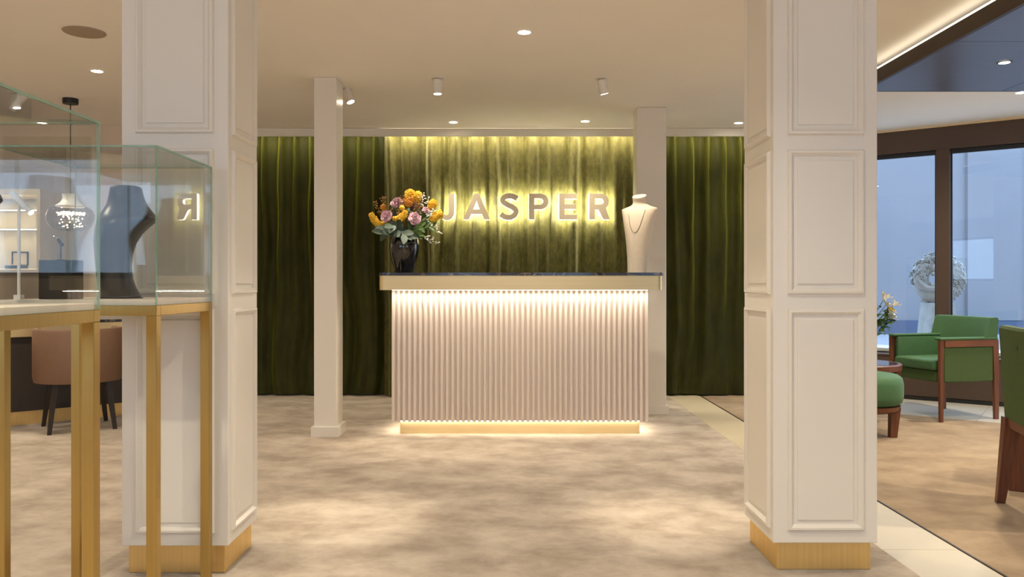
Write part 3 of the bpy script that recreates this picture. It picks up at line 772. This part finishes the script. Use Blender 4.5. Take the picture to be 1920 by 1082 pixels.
def branch(label, pts, nleaf, L, W, mtl, seed, name='eucalyptus_branch', leafname='leaf'):
    t = thing(name, label, 'foliage', (VX, VY, VZ)); rnd = random.Random(seed); path = catmull(pts, 6)
    bm = bmesh.new(); tube(bm, path, 0.0018, 5); obj('stem', bm, mtl, t)
    for k in range(nleaf):
        i = int((k + 0.6) / nleaf * (len(path) - 1)); d = (path[min(i + 1, len(path) - 1)] - path[max(i - 1, 0)]).normalized()
        a, b = frame_at(d); th = rnd.uniform(0, 2 * PI)
        dd = d * 0.7 + (a * math.cos(th) + b * math.sin(th)) * 0.9
        bm = bmesh.new(); leaf(bm, path[i], dd, L * rnd.uniform(.75, 1.15), W, Vector((rnd.uniform(-.4, .4), -1, rnd.uniform(.1, .8))))
        obj(leafname, bm, mtl, t, smooth=80)
base = Vector((0, -0.03, 0.25))
branch('dusky green eucalyptus branch rising behind the middle of the bouquet', [base, fl(765, 420, .02), fl(768, 400, .03), fl(770, 382, .03)], 14, 0.07, 0.045, M['leaf'], 26)
branch('dusky green eucalyptus branch rising behind the left pink bloom', [base, fl(745, 425, .0), fl(735, 408, .02), fl(726, 394, .02)], 12, 0.065, 0.04, M['leaf'], 27)
branch('green leafy sprig rising behind the small pink bloom', [base, fl(780, 425, .0), fl(792, 410, .02), fl(803, 397, .02)], 12, 0.06, 0.028, M['leafg'], 28, 'leafy_sprig')
branch('grey green eucalyptus branch spreading over the left rim of the vase', [base, fl(738, 436, -.10), fl(728, 437, -.13), fl(718, 438, -.13)], 10, 0.085, 0.05, M['leaf'], 21)
branch('grey green eucalyptus branch over the front rim of the vase', [base, fl(757, 436, -.13), fl(762, 440, -.15), fl(768, 446, -.15)], 9, 0.085, 0.05, M['leaf'], 22)
branch('grey green eucalyptus branch under the middle pink bloom', [base, fl(752, 428, -.11), fl(748, 424, -.13), fl(740, 426, -.14)], 9, 0.085, 0.055, M['leaf'], 23)
branch('bright green leafy sprig on the right under the yellow plume', [base, fl(785, 430, -.08), fl(800, 428, -.10), fl(815, 425, -.10)], 12, 0.06, 0.022, M['leafg'], 24, 'leafy_sprig')
branch('dark green leafy sprig low to the right of the vase mouth', [base, fl(775, 432, -.09), fl(783, 438, -.11), fl(794, 444, -.11)], 11, 0.06, 0.028, M['leafg'], 25, 'leafy_sprig')

def sprig(label, pts, cnt, r, mtl, seed, name='white_sprig', sc=(.62, .62, 1.7), spread=0.016):
    t = thing(name, label, 'flower', (VX, VY, VZ)); rnd = random.Random(seed); path = catmull(pts, 8)
    bm = bmesh.new(); tube(bm, path, 0.0013, 5); obj('stem', bm, M['leafg'] if mtl is M['whitef'] else mtl, t)
    bm = bmesh.new(); h = len(path) // 3
    for k in range(cnt):
        i = rnd.randrange(h, len(path))
        c = path[i] + Vector((rnd.uniform(-1, 1), rnd.uniform(-1, 1), rnd.uniform(-1, 1))) * spread
        blob(bm, c, r * rnd.uniform(.7, 1.2), 1, sc, Vector((rnd.uniform(-1, 1), rnd.uniform(-1, 1), rnd.uniform(-.4, 1))).to_track_quat('Z', 'Y'))
    obj('blossoms', bm, mtl, t, smooth=70)
sprig('white blossom sprig drooping at the right, under the letter J', [base, fl(803, 420, -.08), fl(816, 426, -.10), fl(826, 437, -.10)], 20, 0.0075, M['whitef'], 31)
sprig('white blossom sprig hanging lowest beside the vase', [base, fl(795, 445, -.08), fl(808, 449, -.10), fl(822, 455, -.10)], 20, 0.0075, M['whitef'], 32)
sprig('white blossom sprig standing up at the top right of the bouquet', [base, fl(790, 400, -.03), fl(797, 383, -.02), fl(805, 371, -.02)], 18, 0.0065, M['whitef'], 33)
sprig('cream blossom sprig beside the small pink bloom', [base, fl(797, 415, -.08), fl(806, 404, -.09), fl(815, 396, -.09)], 16, 0.007, M['whitef'], 34)
sprig('dried brown grass spray rising at the upper left', [base, fl(738, 410, -.03), fl(728, 390, -.01), fl(716, 371, 0)], 44, 0.005, M['dry'], 35, 'grass_spray', spread=0.022)
sprig('dried brown grass spray leaning furthest left', [base, fl(730, 412, -.04), fl(715, 398, -.03), fl(703, 381, -.02)], 40, 0.005, M['dry'], 36, 'grass_spray', spread=0.020)
sprig('dried golden grass spray in the middle of the bouquet', [base, fl(778, 405, -.06), fl(783, 392, -.07), fl(788, 378, -.07)], 60, 0.006, M['dry'], 37, 'grass_spray', spread=0.030)
sprig('dried golden grass spray between the upper pink bloom and the orange plume', [base, fl(755, 405, -.06), fl(752, 394, -.07), fl(760, 372, -.06)], 60, 0.0055, M['dry'], 39, 'grass_spray', spread=0.028)
sprig('pale cream sprig at the top right beside the tallest plumes', [base, fl(785, 400, -.04), fl(790, 382, -.04), fl(792, 366, -.03)], 26, 0.006, M['whitef'], 40, spread=0.018)
sprig('dried grass spray rising behind the middle pink bloom', [base, fl(760, 405, -.05), fl(757, 390, -.05), fl(758, 370, -.04)], 50, 0.0055, M['dry'], 38, 'grass_spray', spread=0.022)
for lb, p in (('purple flower spike before the upper pink bloom', fl(749, 374, -.08)), ('purple flower spike left of the orange plume', fl(757, 380, -.09)), ('purple flower spike on the right of the orange plume', fl(781, 378, -.09))):
    t = thing('purple_spike', lb, 'flower', (VX, VY, VZ)); bm = bmesh.new(); stem(bm, p - Vector((0, 0, .05))); obj('stem', bm, M['leafg'], t)
    bm = bmesh.new(); tube(bm, [p - Vector((0, 0, .055)), p - Vector((-.002, 0, .03)), p], [0.005, 0.006, 0.001], 7); obj('spike', bm, M['purple'], t, smooth=60)

# ------------------------------------------------------------------ lounge furniture
def armchair(label, loc, rot):
    t = thing('armchair', label, 'chair', loc, rot); w, d = 0.26, 0.243; L = M['walnut']
    for sx in (-1, 1):
        bm = bmesh.new(); bar(bm, (sx * w, -d, 0), (sx * w, -d, 0.612), 0.020, 0.026, 0.026, 0.034); obj('leg', bm, L, t)
        bm = bmesh.new(); loft(bm, [[(sx * w - a / 2, y0, z), (sx * w + a / 2, y0, z), (sx * w + a / 2, y1, z), (sx * w - a / 2, y1, z)] for z, a, y0, y1 in ((0, .022, d - .002, d + .03), (0.35, .028, d - .014, d + .030), (0.556, .030, d - .026, d + .026), (0.612, .030, d - .012, d + .024))]); obj('leg', bm, L, t)
        box('arm_rail', (sx * w - 0.018, sx * w + 0.018, -d + 0.024, d - 0.014, 0.560, 0.612), M['walnutx'], t, bevel=0.003)
        box('arm_pad', (*sorted((sx * (w - 0.046), sx * (w + 0.020))), -d - 0.020, d + 0.02, 0.6125, 0.632), M['green'], t, bevel=0.008, seg=3)
        xa, xb = sorted((sx * (w - 0.014), sx * (w + 0.010)))
        box('side_panel', (xa, xb, -d + 0.024, d - 0.022, 0.30, 0.559), M['green2'], t, bevel=0.004)
        xa, xb = sorted((sx * (w - 0.015), sx * (w - 0.045)))
        box('inner_arm', (xa, xb, -d + 0.02, d - 0.02, 0.36, 0.612), M['green'], t, bevel=0.010, seg=3)
    box('seat_base', (-w + 0.02, w - 0.02, -d + 0.01, d - 0.02, 0.29, 0.378), M['green2'], t, bevel=0.012, seg=3)
    bm = bmesh.new()
    nx, ny = 12, 12; bx(bm, -w + 0.047, w - 0.047, -d - 0.02, d - 0.06, 0.380, 0.455, 0.022, 4)
    for v in bm.verts:
        if v.co.z > 0.43: v.co.z += 0.022 * max(0, 1 - (v.co.x / w) ** 2) * max(0, 1 - (v.co.y / d) ** 2 * .6)
    obj('seat_cushion', bm, M['green'], t, smooth=60)
    bm = bmesh.new()
    n = 10; rings = []
    for k in range(n + 1):
        u = -1 + 2 * k / n; x = u * (w + 0.018); cv = 0.035 * u * u
        pr = [(d - .075 - cv, 0.37), (d - .055 - cv, 0.50), (d - .02 - cv, 0.762), (d - .01 - cv, 0.778), (d + .03 - cv * .6, 0.780), (d + .042 - cv * .6, 0.765), (d + .018 - cv * .3, 0.62), (d - .004, 0.37)]
        if abs(u) > 0.86: pr = [(y, z) if z > 0.6 else (y, 0.634) for y, z in pr]
        rings.append([(x, y, z) for y, z in pr])
    loft(bm, rings); obj('backrest', bm, M['green'], t, smooth=45)
    return t
armchair('green upholstered armchair with walnut frame standing by the window', (3.40, 6.293, 0), math.radians(-76))

ch = thing('dining_chair', 'green chair with a tall upholstered back cut by the right edge', 'chair', (2.526, 3.50, 0), math.radians(74))
# local: faces -Y, back at +Y
W2 = 0.24
for sx in (-1, 1):
    bm = bmesh.new(); loft(bm, [[(sx * x - a / 2, y - b / 2, z), (sx * x + a / 2, y - b / 2, z), (sx * x + a / 2, y + b / 2, z), (sx * x - a / 2, y + b / 2, z)] for z, x, y, a, b in ((0, .238, .270, .034, .036), (0.36, .222, .230, .060, .066), (0.41, .222, .226, .064, .070))]); obj('leg', bm, M['walnut'], ch)
    bm = bmesh.new(); bar(bm, (sx * 0.225, -0.22, 0), (sx * 0.215, -0.20, 0.40), 0.034, 0.034, 0.05, 0.05); obj('leg', bm, M['walnut'], ch)
box('back_rail', (-0.20, 0.20, 0.200, 0.250, 0.365, 0.41), M['walnut'], ch, bevel=0.003)
box('seat', (-0.24, 0.24, -0.24, 0.20, 0.40, 0.48), M['green'], ch, bevel=0.02, seg=3)
bm = bmesh.new(); rings = []
for k in range(9):
    u = -1 + 2 * k / 8
    rings.append([(u * ww, yy - 0.012 * u * u, zz) for ww, yy, zz in ((.252, .178, .412), (.262, .225, .83), (.262, .235, .842), (.262, .270, .842), (.262, .280, .83), (.246, .260, .412))])
loft(bm, rings); obj('backrest', bm, M['green2'], ch, smooth=40)
bm = bmesh.new(); blob(bm, (-0.03, 0.276, 0.755), 0.014, 2, (0.6, .25, 1)); obj('button', bm, M['black'], ch, smooth=60)

bl = box('side_block', (0, 0.20, 0, 0.30, 0, 0.42), M['walnut'], None, bevel=0.003); bl.location = (2.507, 4.02, 0); bl.rotation_euler = (0, 0, math.radians(-34))
tag(bl, 'brown walnut block table standing behind the tall green chair', 'table')

st = thing('footstool', 'round green upholstered stool on walnut legs beside the column', 'stool', (2.445, 5.50, 0))
bm = bmesh.new(); lathe(bm, [(0.10, 0.215), (0.205, 0.217), (0.232, 0.235), (0.241, 0.28), (0.241, 0.36), (0.232, 0.40), (0.205, 0.42), (0.14, 0.43), (0.04, 0.433)], 48); obj('cushion', bm, M['green'], st, smooth=50)
bm = bmesh.new(); lathe(bm, [(0.17, 0.165), (0.215, 0.185), (0.222, 0.214), (0.17, 0.214)], 48); obj('wood_ring', bm, M['walnut'], st, smooth=40)
for a in (-33, 57, 147, 237):
    c, s = math.cos(math.radians(a)), math.sin(math.radians(a)); bm = bmesh.new()
    bar(bm, (c * .172, s * .172, 0), (c * .185, s * .185, 0.205), .045, .042, .065, .05); obj('leg', bm, M['walnut'], st)

tb = thing('side_table', 'low round walnut side table with dark glossy top under the flowers', 'table', (2.66, 6.12, 0))
bm = bmesh.new(); lathe(bm, [(0.29, 0.385), (0.31, 0.392), (0.312, 0.43), (0.305, 0.436), (0.28, 0.436)], 56); obj('table_rim', bm, M['walnut'], tb, smooth=40)
bm = bmesh.new(); lathe(bm, [(0.284, 0.43), (0.284, 0.4375)], 56); obj('table_top', bm, M['marble'], tb, smooth=40)
for a in (-14, 106, 226):
    c, s = math.cos(math.radians(a)), math.sin(math.radians(a)); bm = bmesh.new()
    bar(bm, (c * .275, s * .275, 0), (c * .285, s * .285, 0.39), .028, .028, .035, .035); obj('leg', bm, M['walnut'], tb)

vz = thing('vase', 'white round vase on the low side table in the lounge', 'vase', (2.66, 6.12, 0.4375))
bm = bmesh.new(); lathe(bm, [(0.045, 0), (0.075, 0.03), (0.085, 0.08), (0.07, 0.14), (0.045, 0.17), (0.05, 0.185), (0.042, 0.185), (0.04, 0.16)], 32); obj('vase_body', bm, M['lampw'], vz, smooth=50)
def table_flower(label, d, r, mtl, seed, kind):
    t = thing('lily', label, 'flower', (2.66, 6.12, 0.4375), 0, 'flowers on the lounge side table'); rnd = random.Random(seed)
    d = Vector(d); bm = bmesh.new(); tube(bm, catmull([(0, 0, .06), (d.x * .2, d.y * .2, .2), d], 5), 0.0025, 5); obj('stem', bm, M['leafg'], t)
    bm = bmesh.new(); ax = (d - Vector((0, 0, .15))).normalized(); a, b = frame_at(ax)
    for k in range(7):
        th = 2 * PI * k / 7; dr = a * math.cos(th) + b * math.sin(th)
        leaf(bm, d, ax * .8 + dr * (0.9 if kind else .5), r, r * .42, ax)
    blob(bm, d + ax * r * .2, r * .2, 1); obj('bloom', bm, mtl, t, smooth=70)
    for k in range(5):
        bm = bmesh.new(); leaf(bm, d * rnd.uniform(.65, .9), Vector((rnd.uniform(-1, 1), rnd.uniform(-1, 0.4), rnd.uniform(-.4, .6))), 0.08, 0.03, Vector((0, -.4, 1))); obj('leaf', bm, M['leafg'], t, smooth=70)
for i, (lb, d, r, m_, k) in enumerate((
    ('white flower leaning out furthest to the right of the lounge bunch', (0.25, -.05, .43), .06, M['whitef'], 0), ('cream flower just under the highest lounge flower', (0.185, -.07, .435), .06, M['whitef'], 1),
    ('small white flower lowest at the right of the lounge bunch', (0.23, -.09, .345), .045, M['whitef'], 1), ('white flower tucked between the yellow and the lowest lounge flowers', (0.195, -.11, .365), .055, M['whitef'], 1),
    ('white flower highest of the lounge bunch', (0.19, -.02, .47), .08, M['whitef'], 0), ('white flower at the right edge of the lounge bunch', (0.235, -.06, .385), .055, M['whitef'], 1),
    ('pale yellow flower in the middle of the lounge bunch', (0.20, -.08, .40), .05, M['yellow'], 1), ('white flower low in the lounge bunch', (0.21, -.08, .335), .05, M['whitef'], 1))):
    table_flower(lb, d, r, m_, i + 50, k)

# ------------------------------------------------------------------ outside sculpture
pd = thing('pedestal', 'pale tapered stone pedestal outside the window', 'pedestal', (4.28, 8.0, 0.30))
bm = bmesh.new(); bar(bm, (0, 0, 0), (0, 0, 0.545), .30, .30, .225, .225); obj('shaft', bm, M['stone'], pd)
sc = thing('garden_sculpture', 'grey stone curled figure in a flower wreath on the pedestal outside', 'sculpture', (4.28, 8.0, 0.845), math.radians(-8))
R = 0.168; cz = 0.245
def rp(a, r=R, y=0.0): return Vector((r * math.cos(math.radians(a)), y, cz + r * math.sin(math.radians(a))))
bm = bmesh.new()
angs = list(range(-170, 191, 15))
tube(bm, [rp(a) for a in angs], [0.068 + 0.030 * (0.5 - 0.5 * math.sin(math.radians(a))) + 0.008 * math.sin(math.radians(a * 3)) for a in angs], 12)
tube(bm, catmull([rp(150, .17, -.03), rp(185, .21, -.06), rp(215, .17, -.09), rp(250, .10, -.10), rp(320, .05, -.08), rp(20, .10, -.06)], 5), [0.035] * 10 + [0.030] * 10 + [0.024] * 6, 10)
tube(bm, catmull([rp(95, .16, -.05), rp(60, .09, -.09), rp(350, .04, -.10), rp(260, .08, -.10), rp(215, .12, -.09)], 5), [0.036] * 8 + [0.030] * 8 + [0.024] * 5, 10)
blob(bm, rp(118, .105, -.05), 0.062, 3, (1, .9, .85)); blob(bm, rp(150, .085, -.09), 0.022, 2)
tube(bm, [rp(-95, .25, -.02), rp(-120, .26, -.03), rp(-128, .29, -.05)], [0.02, 0.016, 0.008], 8)
lathe(bm, [(0.10, 0.0), (0.11, 0.02), (0.07, 0.05)], 16)
obj('figure', bm, M['stone'], sc, smooth=60)
bm = bmesh.new(); rnd = random.Random(9)
for k in range(230):
    a = rnd.uniform(-68, 196); r = R + rnd.uniform(0.015, 0.075); ph = math.radians(rnd.uniform(-25, 125)); c = rp(a, R + .082 * math.cos(ph), -.082 * math.sin(ph)); q = rnd.uniform(.009, .019)
    for j in range(4):
        th = j * PI / 2 + rnd.random(); blob(bm, c + Vector((math.cos(th), -.3, math.sin(th))) * q * .7, q * .75, 1)
obj('flower_wreath', bm, M['stone'], sc, smooth=60)

# ------------------------------------------------------------------ left background: desk, chair, wall display
dk = thing('consultation_desk', 'dark desk with brass band and plinth behind the taupe chair', 'desk', (-3.637, 5.816, 0), math.atan2(.63, .776))
box('body', (-0.9, 1.12, 0.0, 0.58, 0.10, 0.646), M['darkdesk'], dk)
box('brass_plinth', (-0.88, 1.10, 0.012, 0.56, 0, 0.10), M['brass'], dk)
box('brass_band', (-0.93, 1.15, -0.03, 0.60, 0.646, 0.741), M['brassc'], dk, bevel=0.003)
box('desk_top', (-0.935, 1.155, -0.035, 0.605, 0.7415, 0.76), M['marble'], dk, bevel=0.002)

tc = thing('tub_chair', 'taupe leather tub chair with dark wooden legs at the desk', 'chair', (-3.103, 5.767, 0), math.radians(35))
# local: back at -Y
def shell(bm, r0, r1, z0, z1, a0, a1, n=28):
    rings = []
    for k in range(n + 1):
        a = math.radians(a0 + (a1 - a0) * k / n); c, s = math.cos(a), math.sin(a)
        rings.append([(r0 * .97 * c, r0 * .97 * s, z0), (r1 * .97 * c, r1 * .97 * s, z0), (r1 * c, r1 * s, z0 + .04), (r1 * c, r1 * s, z1 - .02), ((r1 - .012) * c, (r1 - .012) * s, z1), ((r0 + .012) * c, (r0 + .012) * s, z1), (r0 * c, r0 * s, z1 - .02)])
    loft(bm, rings)
bm = bmesh.new(); shell(bm, 0.245, 0.292, 0.345, 0.72, -205, 25); obj('backrest', bm, M['tan'], tc, smooth=35)
bm = bmesh.new(); lathe(bm, [(0.10, 0.345), (0.235, 0.35), (0.243, 0.38), (0.243, 0.44), (0.225, 0.465), (0.10, 0.475)], 40); obj('seat', bm, M['tan'], tc, smooth=50)
for sx in (-1, 1):
    for sy in (-1, 1):
        bm = bmesh.new(); bar(bm, (sx * .205, sy * .205, 0), (sx * .165, sy * .165, .346), .026, .026, .042, .042); obj('leg', bm, M['darkwood'], tc)

cabx0, cabx1 = -5.3, -3.93
wc = thing('wall_display_cabinet', 'lit cream wall display cabinet above a grey brown base', 'cabinet', ((cabx0 + cabx1) / 2, 6.9, 0))
hw = (cabx1 - cabx0) / 2
box('lower_cabinet', (-hw, hw, -0.18, 0.198, 0.0, 1.13), M['cabinet'], wc)
box('brass_ledge', (-hw, hw, -0.20, 0.198, 1.13, 1.16), M['brassc'], wc, bevel=0.002)
box('back_panel', (-hw, hw, 0.17, 0.198, 1.16, 1.78), M['cream'], wc)
for x0, x1 in ((-hw, -hw + .03), (hw - .03, hw)): box('side_post', (x0, x1, -0.20, 0.17, 1.16, 1.78), M['brassc'], wc)
box('cabinet_head', (-hw, hw, -0.20, 0.198, 1.78, 1.83), M['brassc'], wc)
for z in (1.50, 1.665):
    f = box('glass_shelf', (-hw + .03, hw - .03, 0.0, 0.168, z, z + .008), M['glass'], wc)
    box('light_strip', (-hw + .03, hw - .03, -0.006, 0.0, z, z + .006), M['led'], f)
area('cabinet_light', ((cabx0 + cabx1) / 2, 6.80, 1.77), (0, 0, 0), 1.2, 0.05, 4.5, WARM2)
rb = thing('ring_box', 'open dark ring box with cream lining on the cabinet ledge', 'box', (-4.19, 6.80, 1.161))
box('box_base', (-0.07, 0.07, -0.05, 0.05, 0, 0.03), M['black'], rb, bevel=0.003)
box('lining', (-0.06, 0.06, -0.042, 0.042, 0.03, 0.038), M['cream'], rb)
bm = bmesh.new()
for d in ((-0.07, -0.06, .045, .06, .03, .15), (0.06, 0.07, .045, .06, .03, .15), (-0.06, 0.06, .045, .06, .14, .15), (-0.06, 0.06, .055, .06, .03, .14)): bx(bm, *d)
obj('box_lid', bm, M['black'], rb)
box('lid_lining', (-0.058, 0.058, .050, .0548, .035, .138), M['cream'], rb)

# ------------------------------------------------------------------ ceiling fittings
pl = thing('pendant_lamp', 'smoked glass globe pendant with sparkling crystals over the desk', 'lamp', (-3.33, 6.07, H))
bm = bmesh.new(); lathe(bm, [(0.052, -0.04), (0.055, -0.036), (0.055, 0.0)], 28); obj('canopy', bm, M['black'], pl, smooth=40)
bm = bmesh.new(); tube(bm, [(0, 0, -0.04), (0, 0, -0.73)], 0.004, 8); obj('cord', bm, M['black'], pl)
bm = bmesh.new(); lathe(bm, [(0.058, -0.725), (0.055, -0.74), (0.055, -0.76), (0.07, -0.79), (0.105, -0.815), (0.1, -0.82), (0.066, -0.795), (0.05, -0.76)], 28); obj('lamp_neck', bm, M['lampw'], pl, smooth=50)
bm = bmesh.new()
lathe(bm, [(0.105, -0.815), (0.148, -0.84), (0.166, -0.885), (0.162, -0.935), (0.135, -0.98), (0.08, -1.0), (0.02, -1.004)], 36); obj('glass_globe', bm, M['smoke'], pl, smooth=50)
bm = bmesh.new(); rnd = random.Random(5)
for k in range(150):
    a = rnd.uniform(0, 2 * PI); r = 0.095 * math.sqrt(rnd.random()); blob(bm, (r * math.cos(a), r * math.sin(a), rnd.choice((-0.865, -0.875, rnd.uniform(-.985, -.86)))), rnd.uniform(.004, .008), 1)
o = obj('crystals', bm, M['crystal'], pl)

def downlight(label, x, y, power, cone=95, blend=1.0, z=H, trim='lampw', r=0.036, col=WARM, target=None):
    t = thing('downlight', label, 'light', (x, y, z), 0, 'recessed ceiling downlights')
    bm = bmesh.new(); n = 28
    loft(bm, [[(q * math.cos(2 * PI * k / n), q * math.sin(2 * PI * k / n), zz) for k in range(n)] for q, zz in ((r, -0.001), (r, -0.004), (r + .006, -0.004), (r + .010, -0.001))], cap=False)
    obj('trim_ring', bm, M[trim], t, smooth=40)
    bm = bmesh.new(); lathe(bm, [(r * .98, -0.0015), (r * .9, -0.003)], 24); obj('lens', bm, M['lamp'], t)
    spot('down_spot', (x, y, z - 0.02), target or (x, y, 0), power, cone, blend, col)
    return t
downlight('recessed downlight in mid ceiling, alone and nearest to the viewer', 0.083, 4.45, 90, 150)
downlight('recessed downlight above the drape on the side of the vase', -0.487, 6.95, 55, 100)
downlight('recessed downlight above the drape on the side of the bust', 0.654, 6.906, 55, 100)
downlight('recessed downlight left of the column, behind the ceiling speaker', -2.716, 5.27, 100, 140)
downlight('small black-rimmed downlight in the dark soffit over the lounge', 2.797, 4.52, 180, 140, z=SZ, trim='black', r=0.03)
downlight('recessed downlight in the pale ceiling beside the dark soffit', 3.75, 5.86, 190, 155)
downlight('tilted recessed downlight above the right curtain', 2.0, 6.98, 60, 100)

def ceiling_spot(label, x, y, tilt, power, target, size=0.03):
    t = thing('ceiling_spotlight', label, 'light', (x, y, H), 0, 'white cylinder spotlights on the ceiling')
    bm = bmesh.new(); lathe(bm, [(0.042, -0.004), (0.042, 0.0)], 28); obj('mount', bm, M['lampw'], t, smooth=40)
    bm = bmesh.new(); tube(bm, [(0, 0, -0.004), (0, 0, -0.022)], 0.008, 10); obj('joint', bm, M['lampw'], t, smooth=40)
    d = (Vector(target) - Vector((x, y, H - .02))).normalized() if tilt else Vector((0, 0, -1))
    p = Vector((0, 0, -0.022)); bm = bmesh.new(); tube(bm, [p - d * .012, p + d * 0.085], size, 20); obj('lamp_head', bm, M['lampw'], t, smooth=40)
    bm = bmesh.new(); tube(bm, [p + d * 0.0851, p + d * .0866], size * .82, 20); obj('lens', bm, M['lamp'], t)
    q = Vector((x, y, H)) + p + d * .10
    spot('spot_beam', q, target, power, 50, 0.7, WARM2)
ceiling_spot('white cylinder spotlight hanging straight, on the side of the vase', -0.49, 5.46, False, 90, (-0.55, 5.46, 0))
ceiling_spot('white cylinder spotlight tilted towards the counter, on the side of the bust', 0.63, 5.46, True, 60, (0.92, 5.72, 1.3))
ceiling_spot('white cylinder spotlight seen through the nearest glass case', -3.64, 5.9, True, 50, (-3.4, 5.9, 0.0))
ceiling_spot('white cylinder spotlight half hidden behind the left slim column', -1.17, 5.75, True, 80, (-0.75, 5.60, 1.4))

sp = thing('ceiling_speaker', 'round flat greyish speaker grille in the ceiling at left', 'speaker', (-2.364, 4.45, H))
bm = bmesh.new(); lathe(bm, [(0.098, -0.006), (0.108, -0.005), (0.111, -0.001)], 48); obj('grille', bm, M['grey'], sp, smooth=40)

# unseen spots beyond the frame: some placed by floor pools, the rest added as fill
HID = [(-0.75, 3.56, 250, 26), (0.70, 3.56, 250, 26), (-0.75, 2.75, 170, 28), (0.2, 1.9, 110, 130), (-2.5, 3.2, 100, 150), (-4.2, 4.0, 100, 150), (-4.3, 6.0, 90, 140), (1.66, 3.45, 70, 30),
       (-1.7, 0.6, 260, 140), (0.1, 0.5, 150, 120), (-3.6, 1.4, 130, 150), (1.75, 1.2, 45, 120), (-0.8, -0.9, 190, 120), (1.2, -0.9, 140, 120)]
for x, y, p, c in HID: spot('down_spot', (x, y, H - 0.02), (x, y, 0), p, c, 1.0, WARM)
for x, y, p in ((3.3, 3.1, 190), (4.6, 4.2, 190), (3.2, 1.4, 130)): spot('down_spot', (x, y, SZ - 0.02), (x, y, 0), p, 140, 1.0, WARM)  # unseen spots added under the soffit to brighten the lounge
